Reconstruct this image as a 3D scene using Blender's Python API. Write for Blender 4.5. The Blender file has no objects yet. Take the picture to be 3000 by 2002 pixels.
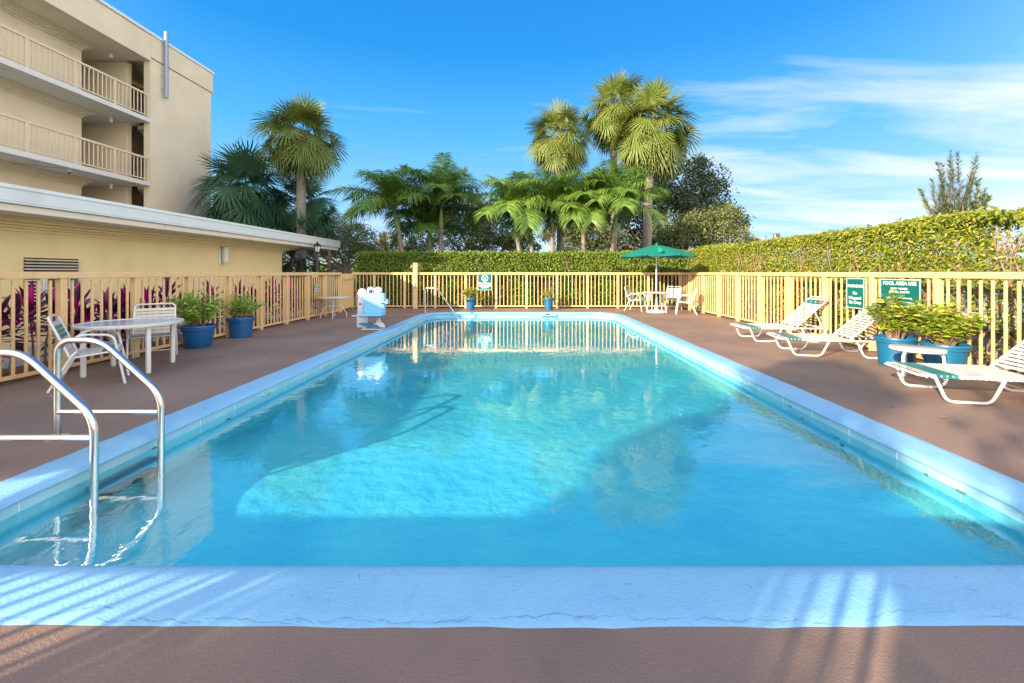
import bpy, math, random
import numpy as np
from mathutils import Vector, Matrix
R = math.radians
random.seed(11); rng = np.random.default_rng(11)
sc = bpy.context.scene
col = sc.collection

# ------------------------------------------------------------------ camera
cam = bpy.data.cameras.new('camera'); camo = bpy.data.objects.new('camera', cam); col.objects.link(camo)
camo.location = (0, 0, 1.35); camo.rotation_euler = (R(90), 0, 0)
cam.lens = 14.66; cam.sensor_width = 36; cam.shift_x = -0.011; cam.shift_y = -0.0672
cam.clip_start = 0.05; cam.clip_end = 3000
sc.camera = camo
# ------------------------------------------------------------------ sun and sky
SUN_AZ, SUN_EL = 45.0, 18.3            # light travels towards +Y turned this far to +X
sd = Vector((math.sin(R(SUN_AZ)) * math.cos(R(SUN_EL)), math.cos(R(SUN_AZ)) * math.cos(R(SUN_EL)), -math.sin(R(SUN_EL))))
sl = bpy.data.lights.new('sun', 'SUN'); so = bpy.data.objects.new('sun', sl); col.objects.link(so)
sl.energy = 5.0; sl.angle = R(0.5); sl.color = (1.0, 0.80, 0.56)
so.rotation_euler = sd.to_track_quat('-Z', 'Y').to_euler(); so.location = (-20, -20, 30)
sc.view_settings.view_transform = 'Standard'; sc.view_settings.look = 'None'
sc.view_settings.exposure = 1.38; sc.view_settings.gamma = 1
sc.cycles.use_denoising = True
sc.cycles.max_bounces = 8; sc.cycles.diffuse_bounces = 3; sc.cycles.transparent_max_bounces = 12
sc.cycles.sample_clamp_indirect = 6
world = bpy.data.worlds.new('World'); sc.world = world; world.use_nodes = True

def make_sky():
    nt = world.node_tree; N = nt.nodes; L = nt.links
    bg = N['Background']; bg.inputs[1].default_value = 1.0
    tc = N.new('ShaderNodeTexCoord'); sep = N.new('ShaderNodeSeparateXYZ'); L.new(tc.outputs['Generated'], sep.inputs[0])
    rp = N.new('ShaderNodeValToRGB'); cr = rp.color_ramp
    L.new(sep.outputs[2], rp.inputs[0])
    st = [(0.0, (.56, .78, .97)), (.06, (.44, .71, .98)), (.16, (.25, .62, .99)), (.30, (.075, .48, .97)), (.46, (.0, .31, .87)), (.60, (.0, .25, .78)), (1.0, (.06, .20, .58))]
    cr.elements[0].position = 0; cr.elements[0].color = (*st[0][1], 1)
    cr.elements[1].position = 1; cr.elements[1].color = (*st[-1][1], 1)
    for p, c in st[1:-1]:
        e = cr.elements.new(p); e.color = (*c, 1)
    # cirrus: noise laid on a plane high above
    def M(op, a, b=None, clamp=False):
        n = N.new('ShaderNodeMath'); n.operation = op; n.use_clamp = clamp
        for i, v in enumerate((a, b)):
            if v is None: continue
            if isinstance(v, (int, float)): n.inputs[i].default_value = v
            else: L.new(v, n.inputs[i])
        return n.outputs[0]
    zz = M('ADD', M('MAXIMUM', sep.outputs[2], 0.0), .10)
    px = M('DIVIDE', sep.outputs[0], zz); py = M('DIVIDE', sep.outputs[1], zz)
    cmb = N.new('ShaderNodeCombineXYZ'); L.new(px, cmb.inputs[0]); L.new(py, cmb.inputs[1])
    mp = N.new('ShaderNodeMapping'); L.new(cmb.outputs[0], mp.inputs[0])
    mp.inputs['Rotation'].default_value = (0, 0, R(14)); mp.inputs['Scale'].default_value = (.55, 1.7, 1); mp.inputs['Location'].default_value = (3.3, 2.1, 0)
    n1 = N.new('ShaderNodeTexNoise'); n1.inputs['Scale'].default_value = .9; n1.inputs['Detail'].default_value = 9; n1.inputs['Roughness'].default_value = .56; n1.inputs['Distortion'].default_value = .75
    L.new(mp.outputs[0], n1.inputs['Vector'])
    n2 = N.new('ShaderNodeTexNoise'); n2.inputs['Scale'].default_value = .33; n2.inputs['Detail'].default_value = 2
    L.new(cmb.outputs[0], n2.inputs['Vector'])
    # more cloud to the right and low down
    side = M('MULTIPLY', M('ADD', M('MULTIPLY', sep.outputs[0], .50), .52, ), 1.0, True)
    low = M('SUBTRACT', 1.15, M('MULTIPLY', sep.outputs[2], 1.55), True)
    m = M('SUBTRACT', M('ADD', n1.outputs[0], M('MULTIPLY', M('SUBTRACT', n2.outputs[0], .5), .35)), .66)
    m = M('ADD', m, M('MULTIPLY', M('MULTIPLY', side, low), .35))
    m = M('MULTIPLY', m, 4.0, True)
    m = M('MULTIPLY', m, .92)
    mx = N.new('ShaderNodeMix'); mx.data_type = 'RGBA'
    L.new(m, mx.inputs[0]); L.new(rp.outputs[0], mx.inputs[6]); mx.inputs[7].default_value = (.84, .90, .98, 1)
    sky = N.new('ShaderNodeTexSky'); sky.sky_type = 'NISHITA'; sky.sun_disc = False
    sky.sun_elevation = R(SUN_EL); sky.sun_rotation = R(180 + SUN_AZ); sky.dust_density = .3; sky.air_density = 1.0
    sc1 = N.new('ShaderNodeVectorMath'); sc1.operation = 'SCALE'; L.new(sky.outputs[0], sc1.inputs[0]); sc1.inputs['Scale'].default_value = .09
    sc2 = N.new('ShaderNodeVectorMath'); sc2.operation = 'SCALE'; L.new(mx.outputs[2], sc2.inputs[0]); sc2.inputs['Scale'].default_value = .44
    fin = N.new('ShaderNodeMix'); fin.data_type = 'RGBA'; fin.inputs[0].default_value = .12
    L.new(sc2.outputs[0], fin.inputs[6]); L.new(sc1.outputs[0], fin.inputs[7])
    # the wide bright glow of the sky round the sun
    dt = N.new('ShaderNodeVectorMath'); dt.operation = 'DOT_PRODUCT'; L.new(tc.outputs['Generated'], dt.inputs[0]); dt.inputs[1].default_value = tuple(-sd)
    gw = M('MULTIPLY', M('POWER', M('MAXIMUM', dt.outputs['Value'], 0.0), 2.2), 1.15)
    gs = N.new('ShaderNodeVectorMath'); gs.operation = 'SCALE'; gs.inputs[0].default_value = (1.0, .89, .70); L.new(gw, gs.inputs['Scale'])
    ad = N.new('ShaderNodeVectorMath'); ad.operation = 'ADD'; L.new(fin.outputs[2], ad.inputs[0]); L.new(gs.outputs[0], ad.inputs[1])
    # added warm glow low in the unseen sky at right, to brighten shaded walls
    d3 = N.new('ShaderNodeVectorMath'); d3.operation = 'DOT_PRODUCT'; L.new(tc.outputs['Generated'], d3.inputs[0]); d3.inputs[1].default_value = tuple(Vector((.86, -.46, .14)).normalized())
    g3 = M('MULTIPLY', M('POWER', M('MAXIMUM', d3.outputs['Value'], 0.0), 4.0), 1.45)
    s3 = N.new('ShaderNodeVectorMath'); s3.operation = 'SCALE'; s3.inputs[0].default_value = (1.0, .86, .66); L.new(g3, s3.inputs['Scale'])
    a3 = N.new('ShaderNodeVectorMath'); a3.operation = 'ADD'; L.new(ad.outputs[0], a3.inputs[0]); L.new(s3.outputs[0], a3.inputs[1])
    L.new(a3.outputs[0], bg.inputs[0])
make_sky()

# ------------------------------------------------------------------ helpers
CX, CY, FP = 1201.0, 626.0, 957.0
def at(x, y, Y):
    """the place at depth Y that the photograph shows at x, y (in a 2350 wide copy)"""
    return Vector(((x - CX) * Y / FP, Y, 1.35 - (y - CY) * Y / FP))

MATS = {}
def mat(name, base, rough=.6, metal=0.0, var=None, nscale=6.0, ndetail=4, bump=0.0, bscale=60.0, spec=.5, island=None, transl=0.0, stain=None, coat=0.0, bdist=.01, ramp=(.35, .65)):
    if name in MATS: return MATS[name]
    m = bpy.data.materials.new(name); m.use_nodes = True; nt = m.node_tree; N = nt.nodes; L = nt.links
    b = N['Principled BSDF']; b.inputs['Base Color'].default_value = (*base, 1); b.inputs['Roughness'].default_value = rough
    b.inputs['Metallic'].default_value = metal; b.inputs['Specular IOR Level'].default_value = spec
    if coat: b.inputs['Coat Weight'].default_value = coat
    src = None
    tc = N.new('ShaderNodeTexCoord')
    if island:
        g = N.new('ShaderNodeNewGeometry'); r = N.new('ShaderNodeValToRGB'); L.new(g.outputs['Random Per Island'], r.inputs[0])
        r.color_ramp.elements[0].position = 0; r.color_ramp.elements[0].color = (*base, 1)
        r.color_ramp.elements[1].position = 1; r.color_ramp.elements[1].color = (*island[-1], 1)
        for i, c in enumerate(island[:-1]):
            e = r.color_ramp.elements.new((i + 1) / len(island)); e.color = (*c, 1)
        src = r.outputs[0]
    if var:
        n = N.new('ShaderNodeTexNoise'); n.inputs['Scale'].default_value = nscale; n.inputs['Detail'].default_value = ndetail
        L.new(tc.outputs['Object'], n.inputs['Vector'])
        rr = N.new('ShaderNodeValToRGB'); L.new(n.outputs[0], rr.inputs[0]); rr.color_ramp.elements[0].position = ramp[0]; rr.color_ramp.elements[1].position = ramp[1]
        mx = N.new('ShaderNodeMix'); mx.data_type = 'RGBA'; L.new(rr.outputs[0], mx.inputs[0])
        if src: L.new(src, mx.inputs[6])
        else: mx.inputs[6].default_value = (*base, 1)
        mx.inputs[7].default_value = (*var, 1); src = mx.outputs[2]
    if stain:
        n = N.new('ShaderNodeTexNoise'); n.inputs['Scale'].default_value = stain[1]; n.inputs['Detail'].default_value = 6; n.inputs['Roughness'].default_value = .65
        mp = N.new('ShaderNodeMapping'); L.new(tc.outputs['Object'], mp.inputs[0]); mp.inputs['Scale'].default_value = stain[2] if len(stain) > 2 else (1, 1, 1)
        L.new(mp.outputs[0], n.inputs['Vector'])
        rr = N.new('ShaderNodeValToRGB'); L.new(n.outputs[0], rr.inputs[0]); rr.color_ramp.elements[0].position = .55; rr.color_ramp.elements[1].position = .75
        ml = N.new('ShaderNodeMath'); ml.operation = 'MULTIPLY'; ml.inputs[1].default_value = stain[3] if len(stain) > 3 else .6; L.new(rr.outputs[0], ml.inputs[0])
        mx = N.new('ShaderNodeMix'); mx.data_type = 'RGBA'; L.new(ml.outputs[0], mx.inputs[0])
        if src: L.new(src, mx.inputs[6])
        else: mx.inputs[6].default_value = (*base, 1)
        mx.inputs[7].default_value = (*stain[0], 1); src = mx.outputs[2]
    if src: L.new(src, b.inputs['Base Color'])
    if bump:
        n = N.new('ShaderNodeTexNoise'); n.inputs['Scale'].default_value = bscale; n.inputs['Detail'].default_value = 5
        L.new(tc.outputs['Object'], n.inputs['Vector'])
        bp = N.new('ShaderNodeBump'); bp.inputs['Strength'].default_value = bump; bp.inputs['Distance'].default_value = bdist
        L.new(n.outputs[0], bp.inputs['Height']); L.new(bp.outputs[0], b.inputs['Normal'])
    if transl:
        t = N.new('ShaderNodeBsdfTranslucent'); ms = N.new('ShaderNodeMixShader'); ms.inputs[0].default_value = transl
        if src: L.new(src, t.inputs[0])
        else: t.inputs[0].default_value = (*base, 1)
        L.new(b.outputs[0], ms.inputs[1]); L.new(t.outputs[0], ms.inputs[2]); L.new(ms.outputs[0], N['Material Output'].inputs[0])
    MATS[name] = m
    return m

class MB:
    def __init__(s): s.v = []; s.f = []; s.sm = []
    def add(s, vs, fs, smooth=False):
        o = len(s.v); s.v += [tuple(v) for v in vs]; s.f += [tuple(i + o for i in f) for f in fs]; s.sm += [smooth] * len(fs); return s
    def box(s, c, d, rz=0.0, bev=0.0):
        x, y, z = (k / 2 for k in d)
        if bev:
            b = min(bev, x * .9, y * .9, z * .9); vs = []; ix = {}
            for sx in (-1, 1):
                for sy in (-1, 1):
                    for sz in (-1, 1):
                        for k in range(3):
                            p = [sx * (x - b), sy * (y - b), sz * (z - b)]; p[k] = (sx * x, sy * y, sz * z)[k]
                            ix[(sx, sy, sz, k)] = len(vs); vs.append(p)
            I = lambda a, b_, c_, k: ix[(a, b_, c_, k)]
            fs = []
            for q in (-1, 1):
                fs.append([I(q, -1, -1, 0), I(q, 1, -1, 0), I(q, 1, 1, 0), I(q, -1, 1, 0)][::q])
                fs.append([I(-1, q, -1, 1), I(-1, q, 1, 1), I(1, q, 1, 1), I(1, q, -1, 1)][::q])
                fs.append([I(-1, -1, q, 2), I(1, -1, q, 2), I(1, 1, q, 2), I(-1, 1, q, 2)][::q])
            for a in (-1, 1):
                for b_ in (-1, 1):
                    fs.append([I(a, b_, -1, 0), I(a, b_, 1, 0), I(a, b_, 1, 1), I(a, b_, -1, 1)][::-a * b_])
                    fs.append([I(a, -1, b_, 0), I(a, 1, b_, 0), I(a, 1, b_, 2), I(a, -1, b_, 2)][::a * b_])
                    fs.append([I(-1, a, b_, 1), I(1, a, b_, 1), I(1, a, b_, 2), I(-1, a, b_, 2)][::-a * b_])
                    for c_ in (-1, 1):
                        fs.append([I(a, b_, c_, 0), I(a, b_, c_, 1), I(a, b_, c_, 2)][::a * b_ * c_])
        else:
            vs = [(sx * x, sy * y, sz * z) for sx in (-1, 1) for sy in (-1, 1) for sz in (-1, 1)]
            fs = [(0, 1, 3, 2), (4, 6, 7, 5), (0, 4, 5, 1), (2, 3, 7, 6), (0, 2, 6, 4), (1, 5, 7, 3)]
        cr, sr = math.cos(rz), math.sin(rz)
        return s.add([(c[0] + v[0] * cr - v[1] * sr, c[1] + v[0] * sr + v[1] * cr, c[2] + v[2]) for v in vs], fs)
    def span(s, a, b, bev=0.0):
        return s.box([(a[i] + b[i]) / 2 for i in range(3)], [abs(b[i] - a[i]) for i in range(3)], 0, bev)
    def tube(s, pts, r, n=10, fillet=0.0, fs_=4, caps=True, smooth=True, closed=False):
        P = [Vector(p) for p in pts]
        if fillet:
            Q = [P[0]]
            for i in range(1, len(P) - 1):
                a, b, c = P[i - 1], P[i], P[i + 1]
                d1 = (a - b); d2 = (c - b); t = min(fillet, d1.length * .48, d2.length * .48)
                p1 = b + d1.normalized() * t; p2 = b + d2.normalized() * t
                for k in range(fs_ + 1):
                    u = k / fs_; Q.append(p1 * (1 - u) ** 2 + b * 2 * u * (1 - u) + p2 * u * u)
            Q.append(P[-1]); P = Q
        m = len(P); rr = [r] * m if isinstance(r, (int, float)) else [r[int(round(i * (len(r) - 1) / (m - 1)))] if len(r) != m else r[i] for i in range(m)]
        vs = []; T0 = None; U = None
        for i in range(m):
            T = (P[(i + 1) % m] - P[i - 1]) if (closed or 0 < i < m - 1) else (P[1] - P[0] if i == 0 else P[-1] - P[-2])
            T.normalize()
            if U is None:
                U = T.orthogonal().normalized()
            else:
                q = T0.rotation_difference(T); U = (q @ U); U = (U - T * U.dot(T)).normalized()
            T0 = T; V = T.cross(U)
            for k in range(n):
                a = 2 * math.pi * k / n; vs.append(P[i] + (U * math.cos(a) + V * math.sin(a)) * rr[i])
        fs = []
        for i in range(m if closed else m - 1):
            for k in range(n):
                j = (i + 1) % m
                fs.append((i * n + k, i * n + (k + 1) % n, j * n + (k + 1) % n, j * n + k))
        if caps and not closed:
            fs.append(tuple(range(n))[::-1]); fs.append(tuple(range((m - 1) * n, m * n)))
        return s.add(vs, fs, smooth)
    def lathe(s, prof, n=24, c=(0, 0, 0), smooth=True, caps=True, ax=1.0, ay=1.0):
        vs = []; fs = []
        for r, z in prof:
            for k in range(n):
                a = 2 * math.pi * k / n; vs.append((c[0] + r * ax * math.cos(a), c[1] + r * ay * math.sin(a), c[2] + z))
        m = len(prof)
        for i in range(m - 1):
            for k in range(n): fs.append((i * n + k, i * n + (k + 1) % n, (i + 1) * n + (k + 1) % n, (i + 1) * n + k))
        s.add(vs, fs, smooth)
        if caps and prof[0][0] > 1e-5: s.add(vs[:n], [tuple(range(n))[::-1]])
        if caps and prof[-1][0] > 1e-5: s.add(vs[-n:], [tuple(range(n))])
        return s
    def prism(s, poly, z0, z1):
        n = len(poly)
        return s.add([(p[0], p[1], z0) for p in poly] + [(p[0], p[1], z1) for p in poly],
                     [tuple(range(n))[::-1], tuple(range(n, 2 * n))] + [(i, (i + 1) % n, n + (i + 1) % n, n + i) for i in range(n)])
    def extrude(s, poly3, d):
        n = len(poly3); d = Vector(d)
        return s.add([Vector(p) for p in poly3] + [Vector(p) + d for p in poly3],
                     [tuple(range(n))[::-1], tuple(range(n, 2 * n))] + [(i, (i + 1) % n, n + (i + 1) % n, n + i) for i in range(n)])
    def build(s, name, m, parent=None, label=None, kind=None, loc=None):
        me = bpy.data.meshes.new(name)
        me.from_pydata(s.v, [], s.f); me.materials.append(m)
        me.polygons.foreach_set('use_smooth', s.sm)
        if any(s.sm): me.set_sharp_from_angle(angle=R(38))
        return link(name, me, parent, label, kind, loc)

def link(name, me, parent=None, label=None, kind=None, loc=None):
    o = bpy.data.objects.new(name, me); col.objects.link(o)
    if parent: o.parent = parent
    if loc is not None: o.location = loc
    if label: o['label'] = label
    if kind: o['kind'] = kind
    return o

def np_mesh(name, V, F, m, parent=None, smooth=False, kind=None, label=None):
    """V (n,3) and F (k,4) arrays, the fast way for leaves"""
    me = bpy.data.meshes.new(name); nv = len(V); nf = len(F); w = F.shape[1]
    me.vertices.add(nv); me.vertices.foreach_set('co', np.asarray(V, dtype=np.float32).ravel())
    me.loops.add(nf * w); me.loops.foreach_set('vertex_index', np.asarray(F, dtype=np.int32).ravel())
    me.polygons.add(nf); me.polygons.foreach_set('loop_start', np.arange(0, nf * w, w, dtype=np.int32))
    me.polygons.foreach_set('loop_total', np.full(nf, w, dtype=np.int32))
    me.polygons.foreach_set('use_smooth', np.full(nf, smooth))
    me.update(calc_edges=True); me.materials.append(m)
    return link(name, me, parent, label, kind)

LEAF_V = np.array([(0, 0, 0), (.35, .24, .06), (.35, -.24, .06), (.75, .17, .03), (.75, -.17, .03), (1.05, 0, -.08), (.36, 0, -.03), (.76, 0, -.05)], float)
LEAF_F = np.array([(0, 6, 1, 1), (0, 2, 6, 6), (6, 7, 3, 1), (2, 4, 7, 6), (7, 5, 3, 3), (4, 5, 7, 7)])
SIMPLE_V = np.array([(0, 0, 0), (.5, .3, .08), (1, 0, -.05), (.5, -.3, .08)], float)
SIMPLE_F = np.array([(0, 3, 2, 1)])
LONG_V = np.array([(0, 0, 0), (.4, .13, .04), (1, 0, -.12), (.4, -.13, .04)], float)

def unit(a): return a / np.maximum(np.linalg.norm(a, axis=-1, keepdims=True), 1e-9)
def scatter(pos, tdir, ndir, size, tv=SIMPLE_V, tf=SIMPLE_F):
    T = unit(tdir); B = unit(np.cross(ndir, T)); Nn = np.cross(T, B)
    size = np.broadcast_to(np.asarray(size, float), (len(pos),))[:, None, None]
    V = pos[:, None, :] + size * (tv[None, :, 0, None] * T[:, None] + tv[None, :, 1, None] * B[:, None] + tv[None, :, 2, None] * Nn[:, None])
    k = len(tv); F = (tf[None] + (np.arange(len(pos)) * k)[:, None, None]).reshape(-1, tf.shape[1])
    return V.reshape(-1, 3), F
def rdir(n): return unit(rng.normal(size=(n, 3)))
def noise3(p, f, seed=0):
    r = np.random.default_rng(seed); out = np.zeros(len(p))
    for i in range(7):
        k = r.normal(size=3) * f; ph = r.uniform(0, 6.28); out += np.sin(p @ k + ph)
    return out / 3.2

def tri_clean(F):                 # quads whose last index repeats become triangles elsewhere; kept as they are
    return F
# the leaf with a fold uses triangles only
def _tri(F):
    o = []
    for f in F:
        f = list(dict.fromkeys(f))
        for i in range(1, len(f) - 1): o.append((f[0], f[i], f[i + 1]))
    return np.array(o)
LEAF_F = _tri(LEAF_F)

def thing(name, label, cat, loc=(0, 0, 0), rz=0.0, group=None):
    o = bpy.data.objects.new(name, None); o.empty_display_size = .2; col.objects.link(o)
    o.location = loc; o.rotation_euler = (0, 0, rz); o['label'] = label; o['category'] = cat
    if group: o['group'] = group
    return o
def tag(o, label, cat, group=None, kind=None):
    o['label'] = label; o['category'] = cat
    if group: o['group'] = group
    if kind: o['kind'] = kind
    return o
def copy_tree(o, parent=None):
    c = o.copy(); col.objects.link(c); c.parent = parent
    for ch in [x for x in o.children]: copy_tree(ch, c)
    return c
def dup(o, loc, rz=0.0, label=None, scale=None):
    c = copy_tree(o); c.location = loc; c.rotation_euler = (0, 0, rz)
    if label: c['label'] = label
    if scale: c.scale = (scale,) * 3 if isinstance(scale, (int, float)) else scale
    return c
_FONTC = {}
def text_mesh(txt, size, depth=.002, bold=.0):
    cu = bpy.data.curves.new('lettering', 'FONT'); cu.body = txt; cu.size = size; cu.extrude = depth; cu.align_x = 'CENTER'; cu.align_y = 'CENTER'; cu.offset = bold; cu.resolution_u = 3
    o = bpy.data.objects.new('lettering', cu); col.objects.link(o)
    bpy.context.view_layer.update()
    me = bpy.data.meshes.new_from_object(o.evaluated_get(bpy.context.evaluated_depsgraph_get()))
    bpy.data.objects.remove(o); me.name = 'lettering'
    return me

# ------------------------------------------------------------------ materials
DECK = mat('deck paint', (.262, .172, .126), .62, var=(.185, .125, .10), nscale=.9, ndetail=12, bump=.6, bscale=90, stain=((.11, .085, .08), 1.7, (1, .6, 1), .5), bdist=.006)
COPE = mat('coping paint', (.24, .49, .69), .55, var=(.20, .45, .68), nscale=2.5, bump=.55, bscale=70, stain=((.14, .30, .42), 16, (1, 1, 1), .35), bdist=.006)
BASIN = mat('pool plaster', (.15, .60, .65), .6, var=(.09, .50, .63), nscale=1.1, ndetail=6, bump=.8, bscale=7, bdist=.035)
TILE = mat('pool tile', (.34, .60, .68), .25, var=(.26, .52, .66), nscale=2.0)
CONC = mat('pale concrete', (.40, .39, .38), .8, var=(.33, .32, .32), nscale=1.5, bump=.3, bscale=50)
ASPH = mat('asphalt', (.10, .10, .105), .85, var=(.07, .07, .075), nscale=3, bump=.4, bscale=70)
GRASSG = mat('lawn green', (.07, .11, .03), .9, var=(.11, .12, .05), nscale=.6, bump=.5, bscale=30)
MULCH = mat('bark mulch', (.16, .07, .035), .9, var=(.26, .15, .08), nscale=30, bump=1, bscale=40, bdist=.03)
FENCE = mat('fence paint', (.70, .47, .23), .5, var=(.64, .42, .20), nscale=5, bump=.15, bscale=40, stain=((.40, .26, .14), 8, (1, 1, .35), .55))
STUCCO = mat('cream stucco', (.76, .62, .34), .8, var=(.70, .56, .30), nscale=1.2, bump=.35, bscale=45, stain=((.42, .34, .24), 1.2, (1, 1, .3), .3))
STUCCO2 = mat('beige stucco', (.70, .59, .43), .8, var=(.65, .54, .39), nscale=.9, bump=.3, bscale=30, stain=((.38, .34, .28), .8, (1, 1, .25), .35))
TRIMM = mat('painted trim', (.66, .60, .50), .6, stain=((.40, .22, .12), 4, (1, 1, .2), .4))
FASC = mat('metal fascia', (.62, .68, .70), .35, stain=((.48, .50, .50), 1.5, (1, 1, .3), .4))
DARK = mat('dark interior', (.035, .028, .022), .8)
STEEL = mat('brushed steel', (.72, .70, .66), .2, metal=1.0, bump=.05, bscale=30, stain=((.5, .48, .45), 30, (1, 1, 1), .3))
GALV = mat('galvanised pipe', (.24, .30, .36), .45, metal=.4)
RAILB = mat('gallery rail paint', (.66, .53, .37), .55, stain=((.4, .3, .2), 3, (1, 1, .4), .3))
WHITE = mat('white enamel', (.62, .62, .61), .3, stain=((.55, .52, .46), 12, (1, 1, 1), .25), coat=.3)
VINYL = mat('white vinyl strap', (.54, .53, .50), .45)
TEAL = mat('teal vinyl strap', (.008, .10, .12), .4, island=[(.01, .20, .19)])
TAN = mat('tan vinyl strap', (.58, .46, .32), .5)
POT = mat('blue plastic', (.008, .085, .25), .35, stain=((.02, .12, .29), 3, (1, 1, 1), .5))
POTF = mat('bright blue plastic', (.006, .10, .21), .4, stain=((.02, .18, .31), 3, (1, 1, 1), .5))
SOIL = mat('potting soil', (.03, .02, .014), .95, bump=1, bscale=60)
SIGNG = mat('sign green', (.0, .105, .085), .3, stain=((.0, .15, .125), 3, (1, 1, .4), .5))
SIGNW = mat('sign white', (.78, .85, .80), .45)
CANV = mat('green canvas', (.0, .17, .12), .7, transl=.15, bump=.2, bscale=120)
BARK = mat('palm trunk bark', (.30, .24, .19), .9, var=(.20, .16, .13), nscale=12, bump=1, bscale=18, bdist=.03, stain=((.42, .37, .31), 2, (1, 1, 4), .6))
BOOT = mat('palm boots', (.20, .10, .05), .9, var=(.36, .20, .10), nscale=14, bump=1, bscale=30, bdist=.03)
BARKO = mat('tree bark', (.16, .12, .09), .9, var=(.28, .22, .17), nscale=9, bump=.8, bscale=25, bdist=.03)
STEMP = mat('pale hedge stem', (.28, .19, .125), .85, var=(.17, .11, .075), nscale=12)
CSHAFT = mat('green crownshaft', (.14, .20, .05), .5, var=(.20, .22, .07), nscale=3)
BLK = mat('black metal', (.012, .02, .02), .35)
RUB = mat('rubber', (.02, .02, .02), .8)
GLASS = mat('dark window glass', (.03, .05, .06), .08, spec=.8)
LFAN = mat('fan palm leaf', (.095, .16, .028), .5, island=[(.15, .20, .035), (.21, .23, .05), (.12, .18, .035)], transl=.22)
LFAN_SHADE = mat('shaded fan palm leaf', (.03, .10, .045), .5, island=[(.05, .13, .05), (.04, .10, .04)], transl=.2)  # skylit shade of the low palms put into the leaf colour
LADO = mat('feather palm leaf', (.09, .21, .035), .45, island=[(.14, .27, .045), (.26, .36, .06), (.07, .17, .035)], transl=.35)
LHEDGE = mat('hedge leaf', (.07, .15, .015), .45, island=[(.13, .22, .018), (.20, .26, .02), (.10, .18, .018), (.26, .28, .03)], transl=.25)
LHEDR = mat('yellowing hedge leaf', (.09, .16, .015), .45, island=[(.17, .22, .02), (.26, .27, .02), (.12, .18, .018), (.20, .25, .02), (.40, .33, .02)], transl=.25)
LOAK = mat('oak leaf', (.06, .10, .025), .55, island=[(.11, .14, .04), (.17, .19, .065), (.08, .11, .03)], transl=.12)
LOAK_SHADE = mat('shaded oak leaf', (.035, .065, .022), .55, island=[(.06, .095, .03), (.11, .14, .05)], transl=.1)  # shade put into the colour, as on the backlit big oak
LYEL = mat('yellow tree leaf', (.35, .26, .02), .5, island=[(.48, .34, .03), (.28, .24, .03)], transl=.3)
LCAS = mat('casuarina needle', (.12, .20, .05), .6, island=[(.28, .30, .06), (.18, .24, .05)], transl=.2)
LCORD = mat('purple cordyline leaf', (.03, .008, .04), .38, island=[(.10, .01, .07), (.06, .01, .06), (.60, .012, .24), (.05, .012, .05), (.42, .008, .17)], transl=.2)
LPOT = mat('shrub leaf', (.18, .38, .05), .45, island=[(.34, .52, .08), (.44, .56, .12), (.20, .40, .05)], transl=.25)
LPOTY = mat('yellow green shrub leaf', (.12, .22, .025), .45, island=[(.22, .33, .03), (.36, .42, .04), (.15, .27, .03), (.26, .36, .03), (.50, .32, .02)], transl=.25)
LYUC = mat('yucca leaf', (.03, .10, .04), .45, island=[(.07, .17, .05), (.04, .11, .04)], transl=.15)

# ================================================================== THE SETTING
PX0, PX1, PY0, PY1, PRAD = -3.06, 2.90, 1.95, 14.0, .62
WZ = -.13; FLZ = -.40
def outline(off, seg=10):
    """rounded rectangle of the pool, moved outwards by off"""
    x0, x1, y0, y1 = PX0 - off, PX1 + off, PY0 - off * 1.06, PY1 + off
    r = PRAD + off; pts = []
    for cx, cy, a0 in ((x1 - r, y0 + r, -90), (x1 - r, y1 - r, 0), (x0 + r, y1 - r, 90), (x0 + r, y0 + r, 180)):
        for k in range(seg + 1):
            a = R(a0 + 90 * k / seg); pts.append((cx + r * math.cos(a), cy + r * math.sin(a)))
    # more points along the straight sides
    out = []
    for i in range(len(pts)):
        a = pts[i]; b = pts[(i + 1) % len(pts)]; L_ = math.dist(a, b); n = max(1, int(L_ / .12)) if L_ > .3 else 1
        n = {0: 1}.get(n, n)
        for k in range(n): out.append((a[0] + (b[0] - a[0]) * k / n, a[1] + (b[1] - a[1]) * k / n))
    return out
def outline_n(off):
    # same number of points for every offset: sample the zero outline and push along normals
    base = outline(0.0); n = len(base); o = []
    for i in range(n):
        a = Vector(base[i - 1]); b = Vector(base[(i + 1) % n]); t = (b - a).normalized(); nx, ny = t.y, -t.x
        o.append((base[i][0] + nx * off, base[i][1] + ny * off * (1.08 if base[i][1] < 2.2 else 1)))
    return o
base0 = outline_n(0.0); NO = len(base0)
wob = [.0025 * math.sin(i * .9) + .002 * math.sin(i * 2.3 + 1) + random.uniform(-.003, .003) for i in range(NO)]
bow = [.028 * max(0, 1 - (p[0] / 3.0) ** 2) if p[1] < 2.3 else 0 for p in base0]
def ring(off, z, w=0.0, bw=0.0):
    o = outline_n(off); res = []
    for i, p in enumerate(o):
        q = outline_n_cache[i]
        res.append((p[0] + q[0] * wob[i] * w, p[1] + q[1] * wob[i] * w - bow[i] * bw, z))
    return res
_nb = outline_n(1.0); outline_n_cache = [(_nb[i][0] - base0[i][0], _nb[i][1] - base0[i][1]) for i in range(NO)]

deck = MB()
inner = ring(.305, 0.0, 1, 1)
DX0, DX1, DY0, DY1 = -6.28, 6.10, -2.55, 15.95
outer = []
for p in inner:
    cx, cy = -.08, 7.5
    dx, dy = p[0] - cx, p[1] - cy
    t = min(((DX1 - cx) / dx if dx > 0 else (DX0 - cx) / dx) if abs(dx) > 1e-6 else 1e9, ((DY1 - cy) / dy if dy > 0 else (DY0 - cy) / dy) if abs(dy) > 1e-6 else 1e9)
    outer.append((cx + dx * t, cy + dy * t, 0.0))
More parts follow.
